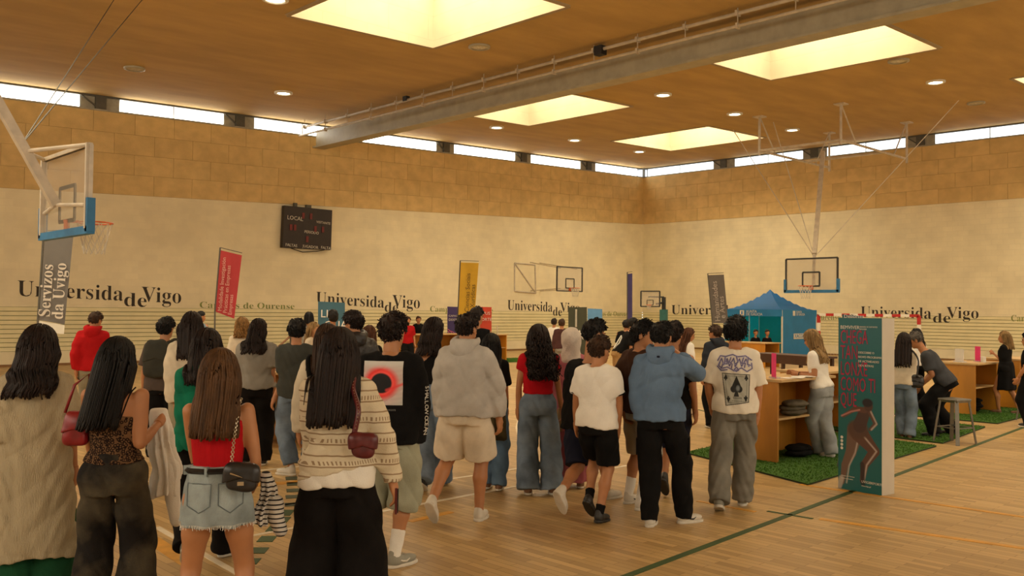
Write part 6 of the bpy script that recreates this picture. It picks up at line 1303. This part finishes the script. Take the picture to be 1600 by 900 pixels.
ptxt('UVIGO', .55, .055, .035, m_white); ptxt('DEPORTE', .73, .055, .034, m_white); ptxt('www.uvigo.gal', .55, .035, .018, m_white); ptxt('Campus de Ourense', .08, .075, .018, m_white); ptxt('Pavillón universitario', .08, .06, .016, m_white)
rollup('dark teal roll-up banner peeking over the tall advert box', [(1314, 700), (1348, 700), (1348, 494), (1316, 491)], 11.9, (.02, .10, .14), [('Deportes', .12, .975, .06)])
# handball goal by the right wall
m_goalr = mat('goal_red', (.42, .015, .012), .5); az_ = onz(1436, 575); gx = 25.8; ge = ray(1436, 497); gy = ge[1]/ge[0]*gx; t = thing('handball_goal', 'handball goal with red and white banded frame behind the advert box', 'goal', (gx, gy, 0)); GH = CAMZ+(494.6-497)*math.hypot(gx, gy)/FPX
for k in range(12): MB().bar((0, k*.25, GH), (0, k*.25+.25, GH), .08).build('crossbar_band', m_goalr if k % 2 == 0 else m_white, t)
for y_ in (0, 3.0):
    for k in range(7): MB().bar((0, y_, k*GH/7), (0, y_, (k+1)*GH/7), .08).build('post_band', m_goalr if k % 2 == 0 else m_white, t)
nt_ = MB()
for k in range(31): nt_.bar((0, k*.1, GH), (.8, k*.1, .02), .006, n=3)
for k in range(16): nt_.bar((.8*(k/16), 0, GH*(1-k/16)), (.8*(k/16), 3, GH*(1-k/16)), .006, n=3)
nt_.build('net', m_net, t)['kind'] = 'stuff'
# small things on the counters and shelves
def stand(label, c, m, w_=.16, h_=.24, g=None):
    t = thing('brochure_holder', label, 'brochure holder', c, .9, g); MB().box((0, 0, .01), (w_, .1, .02)).build('base', m_acry, t); MB().box((0, .01, h_/2), (w_, .012, h_)).build('card', m, t)
kx, ky = onz(1524, 650)[:2]
stand('clear holder with pale leaflets on the kiosk behind the empty stool', (kx+.25, ky+.35, .92), m_acry, .26, .24); stand('magenta leaflet stand on the kiosk behind the empty stool', (kx+.72, ky+.2, .92), m_pinkp, .15, .28)
t = thing('paper_stack', 'white leaflets below the magenta stand on the kiosk', 'paper', (kx+.62, ky+.08, .92)); MB().box((0, 0, .05), (.16, .05, .10), rz=.6).build('sheets', m_paper, t)
stand('pink leaflet stand on the nearest kiosk behind the spade tee', (9.85, 5.72, .99), m_pinkp, .12, .30)
t = thing('leaflets', 'open leaflets spread on the nearest kiosk top', 'paper', (10.15, 5.6, .99)); [MB().box((.12*k-.15, .03*(-1)**k, .004+.003*k), (.21, .15, .003), rz=.3*k).build('sheet', m_paper, t) for k in range(4)]
stand('magenta leaflet stand behind the curly dark-haired grey tee', (gk.x+.3, gk.y+.25, .95), m_pinkp, .1, .22)
a_ = onz(790, 566); stand('white holder on the far counter under the red banner', (a_.x-.3, a_.y+.1, .95), m_paper, .3, .3)
def pile(label, x, y, z, m, n=2, w_=.30, name='folded_clothes', cat='clothes'):
    t = thing(name, label, cat, (x, y, z)); rs = random.Random(x)
    for k in range(n):
        c0 = V3(rs.uniform(-.05, .05), rs.uniform(-.03, .03), .045+.05*k); V, F = surf(lambda P: ellip(P, c0, (w_/2, .14, .045))+.008*np.sin(30*P[:, 0]+k*2+4*np.sin(20*P[:, 1]))*np.sin(22*P[:, 1]), V3(-.3, -.25, -.02), V3(.3, .25, .3), .012); smooth_np('fold', [(V, F)], m, t)
pile('grey-brown bundle of clothes on the upper shelf of the nearest kiosk', 10.2, 5.66, .53, fab('bundle_grey', (.12, .10, .07)), 3, .42); pile('dark bag lying on the mat under the shelf of the nearest kiosk', 10.3, 5.66, .024, f_black, 2, .45, 'bag_bundle', 'bag')
pile('black rucksack on the mat at the open side of the kiosk with brochures', kx+.6, ky+.25, .024, f_black, 4, .36, 'rucksack', 'bag')
# second display easel and water bottle on far counter
a_ = onz(640, 572)+Vector((.9, .4, 0)); t = thing('water_bottle', 'small clear bottle on the far plywood counter', 'bottle', (a_.x, a_.y, .98)); MB().lathe([(.03, 0), (.035, .02), (.035, .15), (.012, .2), (.012, .22)], n=12).build('body', m_acry, t, True); MB().lathe([(.014, .22), (.014, .25)], n=10).build('cap', m_blue, t)

q0, q1 = atD(428, 548, 24), atD(480, 499, 24.6); t = thing('handrail', 'brown sloping handrail against the left wall, seen between the heads', 'handrail', (q0.x, q0.y, 0)); o_ = Vector((q0.x, q0.y, 0)); m_rail = mat('rail_wood', (.22, .09, .03), .5)
for dz in (0, -.28): MB().bar(q0-o_+Vector((0, 0, dz)), q1-o_+Vector((.12, 0, dz+.05)), .05, n=6).build('rail', m_rail, t)
for k_ in (0, .5, 1): p_ = (q0-o_).lerp(q1-o_, k_); MB().bar((p_.x, p_.y, 0), p_, .04).build('post', m_darkm, t)
